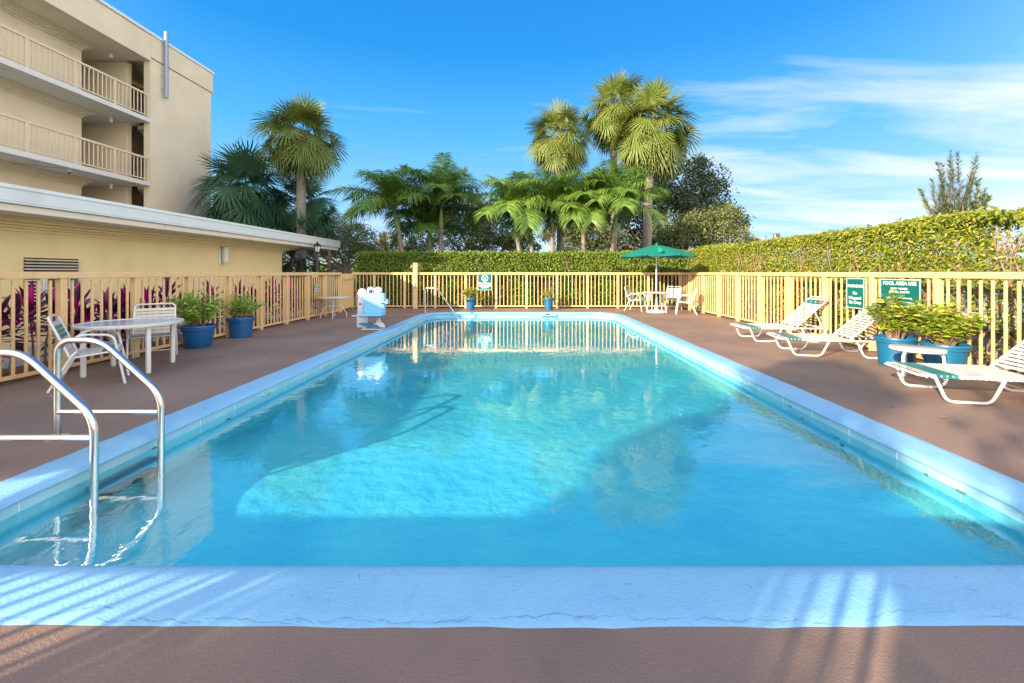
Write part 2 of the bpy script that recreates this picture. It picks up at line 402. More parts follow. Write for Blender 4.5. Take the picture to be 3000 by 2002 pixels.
# make the four corners exact
for cxy in ((DX0, DY0), (DX1, DY0), (DX1, DY1), (DX0, DY1)):
    i = min(range(NO), key=lambda k: (outer[k][0] - cxy[0]) ** 2 + (outer[k][1] - cxy[1]) ** 2); outer[i] = (*cxy, 0.0)
deck.add(inner + outer, [(i, NO + i, NO + (i + 1) % NO, (i + 1) % NO)[::-1] for i in range(NO)])
deck.add(outer + [(p[0], p[1], -.06) for p in outer], [(i, (i + 1) % NO, NO + (i + 1) % NO, NO + i) for i in range(NO)])
o = deck.build('pool_deck', DECK); o['kind'] = 'structure'

def flat(name, x0, y0, x1, y1, z, m, kind='structure'):
    b = MB().add([(x0, y0, z), (x1, y0, z), (x1, y1, z), (x0, y1, z)], [(0, 1, 2, 3)])
    o = b.build(name, m); o['kind'] = kind; return o
g = MB()
rects = [(-900, -900, DX0, 900), (DX1, -900, 900, 900), (DX0, -900, DX1, DY0), (DX0, DY1, DX1, 900)]
for a in rects: g.add([(a[0], a[1], -.03), (a[2], a[1], -.03), (a[2], a[3], -.03), (a[0], a[3], -.03)], [(0, 1, 2, 3)])
o = g.build('ground', GRASSG); o['kind'] = 'structure'
flat('path', -9.2, -3, -7.35, 24, -.018, CONC)
flat('parking_lot', -30, 24, -6.5, 60, -.022, ASPH)
flat('road', 8.2, -20, 30, 60, -.024, ASPH)
flat('planting_bed', -7.35, -3, DX0, 15.9, -.012, MULCH)
flat('hedge_bed', DX1, -3, 7.6, 18, -.014, MULCH)
flat('hedge_bed', DX0, DY1, DX1, 18, -.016, MULCH)

# pool basin: walls from under the nose of the coping, tile band, floor
bs = MB(); rt = ring(.05, -.052); rb = ring(.05, -.125); rf = ring(.05, FLZ)
bs.add(rb + rf, [(i, (i + 1) % NO, NO + (i + 1) % NO, NO + i)[::-1] for i in range(NO)])
bs.add(rf, [tuple(range(NO))])
o = bs.build('pool_basin', BASIN); o['kind'] = 'structure'
tb = MB(); tb.add(rt + rb, [(i, (i + 1) % NO, NO + (i + 1) % NO, NO + i)[::-1] for i in range(NO)])
tl = tb.build('tile_band', TILE, o)
jm = MB(); acc = 0
for i in range(0, NO):
    a = rt[i]; b = rt[(i + 1) % NO]; acc += math.dist(a[:2], b[:2])
    if acc > .42:
        acc = 0; nx, ny = outline_n_cache[i]
        jm.box((a[0] - nx * .001, a[1] - ny * .001, -.087), (.006, .006, .07))
jm.build('tile_joint', mat('pale grout', (.62, .80, .84), .6), o)
# scum line
sm_ = MB()
for i in range(NO):
    if random.random() < .13 and rt[i][1] < 13.5:
        nx, ny = outline_n_cache[i]
        sm_.box((rt[i][0] - nx * .002, rt[i][1] - ny * .002, WZ + .006), (.004 + abs(ny) * random.uniform(.02, .09), .004 + abs(nx) * random.uniform(.02, .09), random.uniform(.003, .010)))
sm_.build('scum_line', mat('dark scum', (.10, .13, .10), .9), o)

# coping: a swept section, flat top, rounded nose, recessed underside
prof = [(.318, -.03), (.314, -.002), (.300, .006), (.24, .010), (.10, .012), (.05, .010), (.020, .002), (.004, -.014), (0, -.032), (.008, -.046), (.03, -.054), (.055, -.054)]
cp = MB(); rings = [ring(a, z, 1 if a > .25 else .25, 1 if a > .2 else .55) for a, z in prof]
for a in rings: cp.v += a
for j in range(len(rings) - 1):
    for i in range(NO):
        cp.f.append((j * NO + i, (j + 1) * NO + i, (j + 1) * NO + (i + 1) % NO, j * NO + (i + 1) % NO)); cp.sm.append(True)
coping = cp.build('pool_coping', COPE); coping['kind'] = 'structure'
# cracks along the near edge of the coping
ck = MB(); x = -1.9
def crack(p0, heading, length, w0, z=.0135):
    x, y = p0; pts = [(x, y)]; st = .018
    for _ in range(int(length / st)):
        heading_ = heading + random.uniform(-.55, .55); x += math.cos(heading_) * st; y += math.sin(heading_) * st; pts.append((x, y))
    for i in range(len(pts) - 1):
        a, b = pts[i], pts[i + 1]; w = w0 * random.uniform(.4, 1.3); d = Vector((b[0] - a[0], b[1] - a[1])).normalized(); n = Vector((-d.y, d.x)) * w / 2
        ck.add([(a[0] + n.x, a[1] + n.y, z), (b[0] + n.x, b[1] + n.y, z), (b[0] - n.x, b[1] - n.y, z), (a[0] - n.x, a[1] - n.y, z)], [(0, 3, 2, 1)])
def edge_y(x):
    i = min((k for k in range(NO) if rings[2][k][1] < 2.0), key=lambda k: abs(rings[2][k][0] - x)); return rings[2][i][1]
x = -2.3
while x < 2.3:
    L_ = random.uniform(.10, .45)
    crack((x, edge_y(x) + random.uniform(.006, .014)), 0.0, L_, random.uniform(.0008, .0020), .0125)
    if random.random() < .35: crack((x + L_ * .5, edge_y(x) + .02), random.choice((1, -1)) * random.uniform(.4, 1.2) if random.random() < .5 else .5, random.uniform(.02, .05), .0009, .0125)
    x += L_ * random.uniform(.7, 1.1)
for _ in range(16):
    crack((random.uniform(-1.5, 2.4), random.uniform(1.72, 1.88)), random.uniform(0, 6.28), random.uniform(.015, .05), random.uniform(.0006, .0014), .0135)
ck.build('crack', mat('crack shadow', (.09, .14, .17), 1), coping)
# depth mark chevrons on the far wall and the skimmers
sk = thing('pool_skimmer', 'dark slotted skimmer mouth set in the far pool wall', 'skimmer', (.85, 13.985, -.06))
MB().box((0, 0, .0), (.50, .03, .085), 0, .006).build('skimmer_face', mat('skimmer grey', (.22, .42, .46), .5), sk)
MB().box((-.03, -.016, .012), (.17, .012, .035)).build('slot', DARK, sk)

# water
wt = MB(); wr = ring(.052, WZ); cxw, cyw = -.08, 8.0
wt.add(wr, [tuple(range(NO))])
WATER = bpy.data.materials.new('pool water'); WATER.use_nodes = True
def water_nodes():
    nt = WATER.node_tree; N = nt.nodes; L = nt.links; N.clear()
    out = N.new('ShaderNodeOutputMaterial'); tr = N.new('ShaderNodeBsdfTransparent'); gl = N.new('ShaderNodeBsdfGlossy'); ms = N.new('ShaderNodeMixShader')
    tr.inputs[0].default_value = (.68, .95, .985, 1); gl.inputs['Roughness'].default_value = .015; gl.inputs[0].default_value = (1, 1, 1, 1)
    tc = N.new('ShaderNodeTexCoord'); n1 = N.new('ShaderNodeTexNoise'); n1.inputs['Scale'].default_value = 5.5; n1.inputs['Detail'].default_value = 3; n1.inputs['Distortion'].default_value = .6
    mp = N.new('ShaderNodeMapping'); mp.inputs['Scale'].default_value = (1, 1, 1); L.new(tc.outputs['Object'], mp.inputs[0]); L.new(mp.outputs[0], n1.inputs['Vector'])
    n2 = N.new('ShaderNodeTexNoise'); n2.inputs['Scale'].default_value = 1.1; n2.inputs['Detail'].default_value = 1; L.new(tc.outputs['Object'], n2.inputs['Vector'])
    # calmer near the ladder, livelier in the middle
    m2 = N.new('ShaderNodeMapRange'); m2.inputs[1].default_value = .40; m2.inputs[2].default_value = .64; m2.inputs[3].default_value = .25; m2.inputs[4].default_value = 1.0; L.new(n2.outputs[0], m2.inputs[0])
    b = N.new('ShaderNodeBump'); b.inputs['Distance'].default_value = .0032; L.new(n1.outputs[0], b.inputs['Height']); L.new(m2.outputs[0], b.inputs['Strength'])
    L.new(b.outputs[0], gl.inputs['Normal']); 
    # reflectance of a water surface (Schlick)
    ge = N.new('ShaderNodeNewGeometry'); dt = N.new('ShaderNodeVectorMath'); dt.operation = 'DOT_PRODUCT'; L.new(ge.outputs['Incoming'], dt.inputs[0]); L.new(b.outputs[0], dt.inputs[1])
    def M(op, a, c=None, clamp=False):
        n = N.new('ShaderNodeMath'); n.operation = op; n.use_clamp = clamp; L.new(a, n.inputs[0])
        if c is not None: n.inputs[1].default_value = c
        return n.outputs[0]
    k = M('ABSOLUTE', dt.outputs['Value']); k = M('MULTIPLY', k, -1.0); k = M('ADD', k, 1.0, True); k = M('POWER', k, 3.3); k = M('MULTIPLY', k, .94); k = M('ADD', k, .06, True)
    L.new(k, ms.inputs[0]); L.new(tr.outputs[0], ms.inputs[1]); L.new(gl.outputs[0], ms.inputs[2]); L.new(ms.outputs[0], out.inputs[0])
water_nodes()
o = wt.build('water', WATER); o['kind'] = 'structure'

# ================================================================== FENCES
FH = 1.36
BAL = MB().box((0, 0, 0), (.034, .034, FH - .20)); BALM = None
def fence(p0, p1, label, posts, seg_bal=7, skip=(), post_w=.085):
    """straight rail fence; posts are distances along it"""
    p0 = Vector((*p0, 0)); p1 = Vector((*p1, 0)); d = (p1 - p0); Ln = d.length; ang = math.atan2(d.y, d.x)
    t = thing('fence', label, 'fence', p0, ang, 'pool fence runs')
    MB().box((Ln / 2, 0, FH - .045), (Ln, .10, .088), 0, .008).build('top_rail', FENCE, t)
    MB().box((Ln / 2, 0, .085), (Ln - .02, .038, .048), 0, .005).build('bottom_rail', FENCE, t)
    pm = MB().box((0, 0, (FH - .09) / 2 + .0), (post_w, post_w, FH - .092), 0, .006)
    me = None
    for s_ in posts:
        if me is None: po = pm.build('post', FENCE, t); me = po.data
        else: po = link('post', me, t)
        po.location = (s_, 0, 0)
    bm = None; n = 0; rest = MB()
    for a, b in zip(posts[:-1], posts[1:]):
        k_ = max(1, int(round((b - a) / .14)) - 1)
        for k in range(1, k_ + 1):
            x_ = a + (b - a) * k / (k_ + 1)
            if n < 98:
                if bm is None: bo = MB().box((0, 0, 0), (.027, .027, FH - .22), 0, .003).build('baluster', FENCE, t); bm = bo.data
                else: bo = link('baluster', bm, t)
                bo.location = (x_, 0, .112 + (FH - .22) / 2 - .003)
            else: rest.box((x_, 0, .112 + (FH - .22) / 2 - .003), (.027, .027, FH - .22))
            n += 1
    if rest.v: rest.build('baluster', FENCE, t, kind='stuff')
    return t
lp = [5.58 + 1.06 * k for k in range(9)]
lposts = [4.52, 3.46][::-1] + lp
fence((-6.18, lposts[0] - .04), (-6.18, 14.10), 'tan rail fence in front of the purple leaved plants and yellow wall', [14.10 - (14.10 - 0) + (y - lposts[0]) + .04 - 0 for y in lposts][:0] + [y - (lposts[0] - .04) for y in lposts])
rp_ = [14.96 - 1.12 * k for k in range(0, 15)]
rposts = [15.86] + rp_
rposts = sorted(rposts)
fence((5.97, rposts[0] - .04), (5.97, 15.86), 'tan rail fence with green signs in front of the tall yellowing hedge', [y - (rposts[0] - .04) for y in rposts])
fposts = [-6.42 + .05] + [(x - 1201) * 15.8 / 957 for x in (862, 931)] 
x = -5.60; fposts = [-6.40]
x = (1098 - 1201) * 15.8 / 957 * 1.0
px_ = [1300 + c * .3404 for c in (190, 452, 714, 976, 1238, 1500, 1762)]
px_ = [(c * .7833 - 1201) * 15.8 / 957 for c in px_]
st_ = (px_[-1] - px_[0]) / 6
fx = [px_[0] + st_ * k for k in range(-4, 7)]
fx = [v for v in fx if v > -6.3]
fx = [-6.47] + fx + [5.93]
fence((-6.47, 15.8), (5.93, 15.8), 'tan rail fence across the far end before the clipped hedge', [v + 6.47 for v in fx])
bx = [-6.1 + 1.12 * k for k in range(11)]
fence((-6.14, -.80), (5.93, -.80), 'tan rail fence running across behind the photographer', [v + 6.14 for v in bx] + [12.03])
# gate
gt = thing('gate', 'narrow tan slatted gate standing where two fence runs meet', 'gate', (-6.18, 14.16, 0), math.atan2(15.72 - 14.16, -6.45 + 6.18))
gl_ = math.hypot(15.72 - 14.16, .27)
MB().box((.03, 0, .62), (.05, .05, 1.22), 0, .004).box((gl_ - .03, 0, .62), (.05, .05, 1.22), 0, .004).box((gl_ / 2, 0, 1.12), (gl_ - .11, .04, .05)).box((gl_ / 2, 0, .10), (gl_ - .11, .04, .05)).build('gate_frame', FENCE, gt)
for k in range(15): MB().box((.12 + k * (gl_ - .24) / 14, 0, .72), (.026, .022, 1.19)).build('gate_slat', FENCE, gt)
MB().box((gl_ - .10, .03, .95), (.05, .05, .14), 0, .008).build('latch', STEEL, gt)
# tall post with lamp
tp = thing('tall_post', 'tall square tan post rising above the far fence beside the handrail', 'post', (-4.06, 15.70, 0))
MB().box((0, 0, .86), (.16, .10, 1.72), 0, .008).build('post', FENCE, tp)
MB().tube([(-.08, -.02, 1.60), (-.12, -.03, 1.60)], .012, 8).lathe([(.0, .05), (.03, .045), (.035, .0), (.03, -.04), (0, -.045)], 10, (-.14, -.03, 1.58)).build('spotlight', GALV, tp)
MB().tube([(.0, -.052, 1.02), (.0, -.075, .98), (.0, -.075, .80), (.0, -.052, .78)], .012, 8).build('hook', GALV, tp)

# ================================================================== BUILDINGS
# ---- low pool house
lb = thing('pool_house', 'single storey yellow stucco building with a wide pale flat eave', 'building', (-9.2, 0, 0))
def LBx(b, name, m, **k): return b.build(name, m, lb, **k)
LBx(MB().span((-4.0, -1.95, -.03), (0, 15.9, 2.15)), 'wall', STUCCO)
LBx(MB().span((-4.3, -2.3, 2.335), (.97, 18.55, 2.46), .01), 'roof', TRIMM)
LBx(MB().span((-4.4, -2.35, 2.463), (1.03, 18.62, 2.765)), 'fascia', FASC)
LBx(MB().span((-4.4, -2.37, 2.70), (1.05, 18.64, 2.715)).span((-4.4, -2.37, 2.50), (1.04, 18.63, 2.508)), 'drip_edge', FASC)
mo = MB()
for k, (dx, z0, z1) in enumerate(((.04, 2.10, 2.155), (.10, 2.157, 2.20), (.20, 2.202, 2.25), (.34, 2.252, 2.29), (.40, 2.292, 2.333))):
    mo.span((-4.0, -1.95, z0), (dx, 15.9 + dx, z1))
LBx(mo, 'cove_moulding', STUCCO)
# louvre
lv = MB().span((0, 7.60, .70), (.02, 8.64, 1.66)).build('vent_frame', STUCCO, lb)
MB().span((.018, 7.66, 1.34), (.024, 8.60, 1.63)).span((.018, 7.66, .74), (.024, 7.92, 1.338)).build('vent_opening', DARK, lv)
sl_ = MB()
for k in range(5): sl_.extrude([(.03, 7.65, 1.36 + k * .058), (.075, 7.65, 1.345 + k * .058), (.075, 7.65, 1.353 + k * .058), (.03, 7.65, 1.372 + k * .058)], (0, .96, 0))
for k in range(9): sl_.extrude([(.03, 7.65, .76 + k * .064), (.075, 7.65, .745 + k * .064), (.075, 7.65, .753 + k * .064), (.03, 7.65, .772 + k * .064)], (0, .27, 0))
sl_.build('louvre_slats', TRIMM, lv)
wn = MB().span((.02, 7.96, .76), (.035, 8.64, 1.33)).build('window', FASC, lb)
MB().span((.036, 8.02, .86), (.042, 8.58, 1.24)).build('pane', GLASS, wn)
wf = MB()
for y in (8.0, 8.20, 8.40, 8.60): wf.box((.05, y, 1.05), (.022, .022, .44))
for z in (.84, 1.05, 1.26): wf.box((.048, 8.30, z), (.018, .62, .022))
wf.build('window_frame', WHITE, wn)
MB().box((.05, 8.3, .80), (.09, .72, .03)).build('sill', STUCCO, wn)
for n in range(1): pass
wl = MB().box((.02, 12.66, 1.88), (.04, .16, .52), 0, .01).build('wall_lamp_bracket', FASC, lb)
MB().lathe([(.0, -.235), (.085, -.235), (.088, -.23), (.088, .23), (.085, .235), (0, .235)], 20, (.13, 12.70, 1.88)).build('lamp_shade', mat('lamp shade grey', (.62, .60, .56), .4), wl)
MB().lathe([(.0921, -.02), (.0925, -.012), (.0925, .012), (.0921, .02)], 20, (.13, 12.70, 2.02)).lathe([(.0921, -.02), (.0925, -.012), (.0925, .012), (.0921, .02)], 20, (.13, 12.70, 1.72)).build('lamp_band', WHITE, wl)
LBx(MB().tube([(.45, 15.2, 2.33), (.45, 15.2, 2.30)], .05, 10), 'soffit_light', WHITE)

# ---- four storey hotel
FX = -16.4
hb = thing('hotel_building', 'four storey beige hotel with open railed galleries and a blank end wall', 'building', (FX, 12, 0))
def hx(b, name, m, parent=hb, **k):
    b.v = [(v[0] - FX, v[1] - 12, v[2]) for v in b.v]; return b.build(name, m, parent, **k)
Y0, Y1, YE = 2.8, 18.33, 21.9
hx(MB().span((FX - .28, Y1, -.03), (FX, YE, 10.80)).span((FX - 9.5, YE - .28, -.03), (FX - .281, YE, 10.79)), 'end_wall', STUCCO2)
sw_ = MB().span((FX - 9.5, Y1, -.03), (-17.45, Y1 + .25, 10.64)).span((-19.4, Y1 + .251, -.03), (-19.2, YE - .281, 10.63)); hx(sw_, 'stair_wall', STUCCO2)
sf = MB()
for z in (-.2, 2.36, 5.15, 7.94):
    sf.extrude([(-19.19, Y1 + .9, z + .16), (-19.19, YE - .9, z + 1.48), (-19.19, YE - .9, z + 1.66), (-19.19, Y1 + .9, z + .34)], (1.2, 0, 0)); sf.span((-19.19, YE - .9, z + 1.47), (FX - .29, YE - .29, z + 1.62))
    sf.extrude([(-17.8, YE - .9, z + 1.5), (-17.8, Y1 + .9, z + 2.82), (-17.8, Y1 + .9, z + 2.99), (-17.8, YE - .9, z + 1.68)][::-1], (1.1, 0, 0))
hx(sf, 'stair_flight', STUCCO2)
hx(MB().span((FX - 9.5, Y0, -.03), (FX - 1.5, 16.9, 10.60)), 'gallery_wall', STUCCO2)
hx(MB().span((FX - 9.5, Y0 - .3, 10.66), (FX + .03, Y1, 11.80)).span((FX - 9.5, Y1 + .002, 10.82), (FX + .055, YE + .06, 11.80)), 'parapet', STUCCO2)
hx(MB().span((FX - 9.5, Y0 - .35, 11.802), (FX + .10, YE + .12, 11.92)), 'parapet_cap', FASC)
for z in (2.36, 5.15, 7.94):
    sb = hx(MB().span((FX - 9.4, Y0, z), (FX + .02, Y1 - .002, z + .18)), 'gallery_slab', mat('slab paint', (.62, .60, .55), .7, stain=((.4, .38, .34), 1.5, (1, 1, 1), .4)))
for z in (5.15, 7.94, 10.66):
    cm = MB()
    for k, (dx, dz) in enumerate(((.05, .30), (.12, .22), (.22, .15), (.34, .08))): cm.span((FX - 1.6, Y0, z - dz), (FX - 1.5 + dx, 16.9 + dx * .8, z - dz + .078))
    hx(cm, 'crown_moulding', STUCCO2)
ny = [18.25 - 1.49 * k for k in range(0, 11)]
for z in (5.33, 8.12):
    rl = hx(MB().span((FX - .06, Y0, z + .97), (FX + .02, Y1 - .01, z + 1.05), .006).span((FX - .04, Y0, z + .07), (FX, Y1 - .01, z + .11)), 'gallery_railing', RAILB)
    for y in ny: hx(MB().span((FX - .05, y - .04, z), (FX + .01, y + .04, z + .97)), 'railing_post', RAILB, rl)
    for a in ny[:-1]:
        b_ = MB()
        for k in range(1, 9): b_.box((FX - .02, a - 1.49 * k / 9, z + .54), (.025, .028, .86))
        hx(b_, 'baluster_panel', RAILB, rl)
for z in (5.10, 7.90, 10.62):
    hx(MB().lathe([(0, 0), (.06, 0), (.06, -.20), (0, -.20)], 10, (FX - 1.0, 17.6, z)), 'ceiling_lamp', WHITE)
vp = hx(MB().tube([(FX + .22, 18.9, 9.27), (FX + .22, 18.9, 12.25)], .08, 12), 'vent_pipe', GALV)
hx(MB().span((FX, 18.87, 10.32), (FX + .15, 18.93, 10.36)).span((FX, 18.87, 9.70), (FX + .15, 18.93, 9.74)), 'pipe_bracket', STEEL, vp)
hx(MB().tube([(FX + .06, 12.6, 5.10), (FX + .06, 16.6, 5.10)], .014, 6).tube([(FX - 1.4, 14.2, 5.12), (FX + .06, 15.2, 5.10)], .012, 6), 'conduit', GALV)
cmr = hx(MB().lathe([(0, 0), (.08, 0), (.085, -.06), (.05, -.10), (0, -.115)], 14, (FX - .25, 15.3, 5.14)), 'security_camera', WHITE)
hx(MB().lathe([(0.05, -.105), (.045, -.14), (0, -.16)], 12, (FX - .25, 15.3, 5.14)), 'camera_lens', BLK, cmr)
hx(MB().extrude([(FX - .01, Y1 + .3, 8.02), (FX + .004, Y1 + .3, 8.02), (FX + .004, Y1 + .3, 8.035), (FX - .01, Y1 + .3, 8.035)], (0, YE - Y1 - .35, 0)).extrude([(FX - .01, Y1 + .3, 7.72), (FX + .004, Y1 + .3, 7.72), (FX + .004, Y1 + .3, 7.735), (FX - .01, Y1 + .3, 7.735)], (0, YE - Y1 - .35, 0)), 'control_joint', STUCCO2)

# ---- unseen sun blockers added behind the photographer, whose shade falls on the pool
cph, sph = math.cos(R(SUN_AZ)), math.sin(R(SUN_AZ))
def us(u, s_): return (s_ * sph + u * cph, s_ * cph - u * sph)
# ================================================================== SMALL STRUCTURES
def ladder():
    t = thing('pool_ladder', 'pair of steel grab rails with steps at the near left of the pool', 'ladder', (0, 0, 0))
    for Y in (2.87, 3.40):
        MB().tube([(-3.80, Y, -.0), (-3.80, Y, .80), (-3.44, Y, .80), (-2.955, Y, .36), (-2.955, Y, -.30), (-3.10, Y, -.37)], .0245, 14, fillet=.13, fs_=7).build('grab_rail', STEEL, t)
        MB().tube([(-3.80, Y, .215), (-2.955, Y, .215)], .021, 12).build('cross_bar', STEEL, t)
        MB().lathe([(0, .0), (.075, 0), (.078, .008), (.06, .016), (.03, .026), (0, .026)], 18, (-3.80, Y, .002)).build('base_flange', WHITE, t)
    for z in (-.15, -.24): MB().box((-2.99, 3.135, z), (.10, .50, .022), 0, .005).build('step', mat('wet step', (.05, .10, .12), .4), t)
ladder()
hr = thing('handrail', 'single bent steel handrail rising from the far left pool corner', 'handrail', (0, 0, 0))
MB().tube([(-3.31, 14.05, 0), (-3.31, 14.05, .84), (-2.86, 13.90, .82), (-1.98, 12.95, -.12), (-1.93, 12.9, -.4)], .026, 12, fillet=.10, fs_=6).build('rail', STEEL, hr)
MB().lathe([(0, 0), (.07, 0), (.07, .01), (0, .02)], 14, (-3.31, 14.05, .012)).build('base_flange', STEEL, hr)

def sign_text(parent, txt, size, y, bold=0.0, depth=.0015, x=0.0, name='lettering'):
    o = link('lettering', text_mesh(txt, size, depth, bold), parent); o.data.materials.append(SIGNW)
    o.location = (x, -.0075, y); o.rotation_euler = (R(90), 0, 0); return o
def sign(label, loc, rz, w, h):
    t = thing('sign', label, 'sign', loc, rz)
    MB().box((0, 0, 0), (w, .008, h), 0, .002).build('sign_panel', SIGNG, t)
    e = .010; f = MB()
    for sx in (-1, 1): f.box((sx * (w / 2 - e * .9), -.0045, 0), (e, .003, h - .004))
    for sz in (-1, 1): f.box((0, -.0042, sz * (h / 2 - e * .9)), (w - .004, .003, e))
    f.build('sign_border', SIGNW, t)
    return t
t = sign('green no diving sign with a crossed circle on the far fence', (-1.45, 15.745, 1.00), 0, .53, .62)
rg = MB(); n = 40
rg.tube([(.115 * math.cos(2 * math.pi * k / n), -.008, .14 + .115 * math.sin(2 * math.pi * k / n)) for k in range(n)], .013, 6, closed=True)
rg.tube([(-.08, -.008, .22), (.08, -.008, .06)], .011, 6).tube([(.075, -.007, .215), (-.03, -.007, .115), (-.075, -.007, .07)], .010, 6).tube([(-.01, -.007, .14), (.0, -.007, .085), (.045, -.007, .05)], .009, 6)
rg.build('symbol', SIGNW, t)
sign_text(t, 'No Diving', .115, -.055, .003); sign_text(t, 'NO LIFEGUARD', .062, -.150, .002); sign_text(t, 'ON DUTY', .062, -.215, .002)
t = sign('narrow green warning sign hung on the right fence', (5.90, 7.41, .985), -R(90), .40, .54)
sign_text(t, 'WARNING!', .072, .125, .0006); sign_text(t, 'No', .075, .0); sign_text(t, 'Lifeguard', .075, -.085); sign_text(t, 'On Duty', .075, -.165)
t = sign('large green pool area rules sign on the right fence behind the shrubs', (5.90, 6.54, .845), -R(90), .70, .81)
sign_text(t, 'POOL AREA USE', .080, .335, .0008); sign_text(t, 'POOL HOURS:', .046, .252, .0); sign_text(t, '8:00 AM - 8:00 PM', .046, .200, .0)
for k, s_ in enumerate(('Warning: No lifeguard on duty.', 'No diving. Shower before entering.', 'No food or drink in the pool.', 'Children must be with an adult.', 'No glass or pets in pool area.', 'No running. No rough play.', 'Towels are for pool use only.', 'Pool capacity is posted.')):
    sign_text(t, '\u2022 ' + s_, .034, .11 - k * .062, .0)
t = sign('small dark green notice on the left fence above the folding table', (-6.125, 12.38, .885), R(90), .30, .22)
sign_text(t, 'PLEASE', .05, .055, .001); sign_text(t, 'CLOSE GATE', .042, .0, .001); sign_text(t, 'BEHIND YOU', .042, -.055, .001)

# ---- umbrella table group at the far end
UX, UY = 4.55, 14.25
um = thing('patio_umbrella', 'open green canvas umbrella on a white pole at the far end', 'umbrella', (UX, UY, 0))
cv = MB(); nr = 8; rims = []; NS = 6
top = (0, 0, 2.31)
rows = []
for j in range(NS + 1):
    u = j / NS; row = []
    for k in range(nr * 4):
        a = 2 * math.pi * (k / (nr * 4)) + R(12); w = (k % 4) / 4
        rr = 1.34 * u; scal = 1 - .07 * math.sin(math.pi * w) * u
        sag = -.05 * math.sin(math.pi * w) * u * u + .03 * math.sin(math.pi * u)
        row.append((rr * scal * math.cos(a), rr * scal * math.sin(a), 2.31 - .40 * u + sag))
    rows.append(row)
for row in rows: cv.v += row
m_ = nr * 4
for j in range(NS):
    for k in range(m_): cv.f.append((j * m_ + k, (j + 1) * m_ + k, (j + 1) * m_ + (k + 1) % m_, j * m_ + (k + 1) % m_)); cv.sm.append(True)
cv.build('canopy', CANV, um)
rb_ = MB()
for k in range(nr):
    a = 2 * math.pi * k / nr + R(12); ca, sa = math.cos(a), math.sin(a)
    rb_.tube([(0.03 * ca, .03 * sa, 2.27), (1.33 * ca, 1.33 * sa, 1.895)], .008, 6).tube([(.03 * ca, .03 * sa, 1.86), (.62 * ca, .62 * sa, 2.09)], .007, 6)
rb_.build('rib', WHITE, um)
MB().tube([(0, 0, .06), (0, 0, 2.33)], .024, 12).lathe([(.025, 1.84), (.045, 1.845), (.045, 1.885), (.025, 1.89)], 12).build('pole', WHITE, um)
MB().lathe([(0, 2.31), (.03, 2.31), (.03, 2.34), (.012, 2.38), (0, 2.39)], 12).build('finial', CANV, um)
MB().extrude([(-.33, -1.16, 2.02), (-.22, -1.19, 1.99), (-.20, -1.17, 2.10), (-.27, -1.13, 2.16), (-.34, -1.13, 2.12)], (.0, .02, .0)).build('canopy_tie', CANV, um)
MB().lathe([(0, .004), (.34, .004), (.345, .02), (.335, .055), (.22, .075), (.07, .085), (.06, .17), (.035, .30), (.03, .62), (0, .62)], 28).build('umbrella_base', WHITE, um)
ut = thing('round_table', 'round white patio table under the green umbrella', 'table', (UX, UY, 0))
MB().lathe([(.04, .665), (.46, .665), (.475, .672), (.475, .695), (.465, .70), (.04, .70)], 32).build('tabletop', WHITE, ut)
for k in range(4):
    a = R(45 + 90 * k); ca, sa = math.cos(a), math.sin(a)
    MB().tube([(.40 * ca, .40 * sa, .665), (.36 * ca, .36 * sa, .40), (.30 * ca, .30 * sa, .25), (.37 * ca, .37 * sa, .0)], .012, 8, fillet=.06).build('leg', WHITE, ut)

def make_chair(label, teal, group=None):
    t = thing('patio_chair', label, 'chair', (0, 0, 0), 0, group)
    for s_ in (-1, 1):
        y = .265 * s_
        # front leg, arm and its return to the back frame in one bent tube
        MB().tube([(.30, y, .0), (.20, y, .60), (-.08, y, .63), (-.23, y, .50)], .0135, 10, fillet=.08, fs_=5).build('arm_frame', WHITE, t)
        MB().tube([(-.33, y, .0), (-.14, y, .40), (-.10, y, .44)], .0135, 10, fillet=.04).build('rear_leg', WHITE, t)
    MB().tube([(.235, -.265, .385), (.235, .265, .385)], .012, 8).tube([(-.16, -.265, .36), (-.16, .265, .36)], .012, 8).tube([(-.17, -.25, .36), (.245, -.25, .41)], .012, 8).tube([(-.17, .25, .36), (.245, .25, .41)], .012, 8).build('seat_frame', WHITE, t)
    MB().tube([(-.16, -.25, .36), (-.335, -.245, .845), (-.335, .245, .845), (-.16, .25, .36)], .0135, 10, fillet=.07, fs_=5).build('back_frame', WHITE, t)
    MB().tube([(-.28, -.265, .10), (-.28, .265, .10)], .009, 8).build('stretcher', WHITE, t)
    w = MB(); k_ = MB(); tn = MB(); w2 = MB(); k2 = MB(); tn2 = MB()
    for i in range(8):
        x = -.13 + i * .05; z = .378 + (x + .17) / .415 * .045 + .004
        (k_ if teal and i in (5, 6) else (tn if not teal and i == 4 else w)).box((x, 0, z), (.042, .515, .004))
    d = Vector((-.175, 0, .485)).normalized()
    for i in range(8):
        u = .055 + i * .053; p = Vector((-.16, 0, .36)) + d * u
        b = MB().box((0, 0, 0), (.044, .50, .004)); a = math.atan2(d.z, d.x); ca, sa = math.cos(a), math.sin(a)
        vs = [(p.x + v[0] * ca - v[2] * sa, v[1], p.z + v[0] * sa + v[2] * ca) for v in b.v]
        (k2 if teal and i in (4, 5, 6) else (tn2 if not teal and i in (1, 6) else w2)).add(vs, b.f)
    for b, nm, mm in ((w, 'white_seat_straps', VINYL), (k_, 'teal_seat_straps', TEAL), (tn, 'tan_seat_strap', TAN), (w2, 'white_back_straps', VINYL), (k2, 'teal_back_straps', TEAL), (tn2, 'tan_back_straps', TAN)):
        if b.v: b.build(nm, mm, t)
    return t
c1 = make_chair('white armchair with teal straps beside the near grab rails', True); c1.location = (-5.26, 5.10, 0); c1.rotation_euler = (0, 0, R(40))
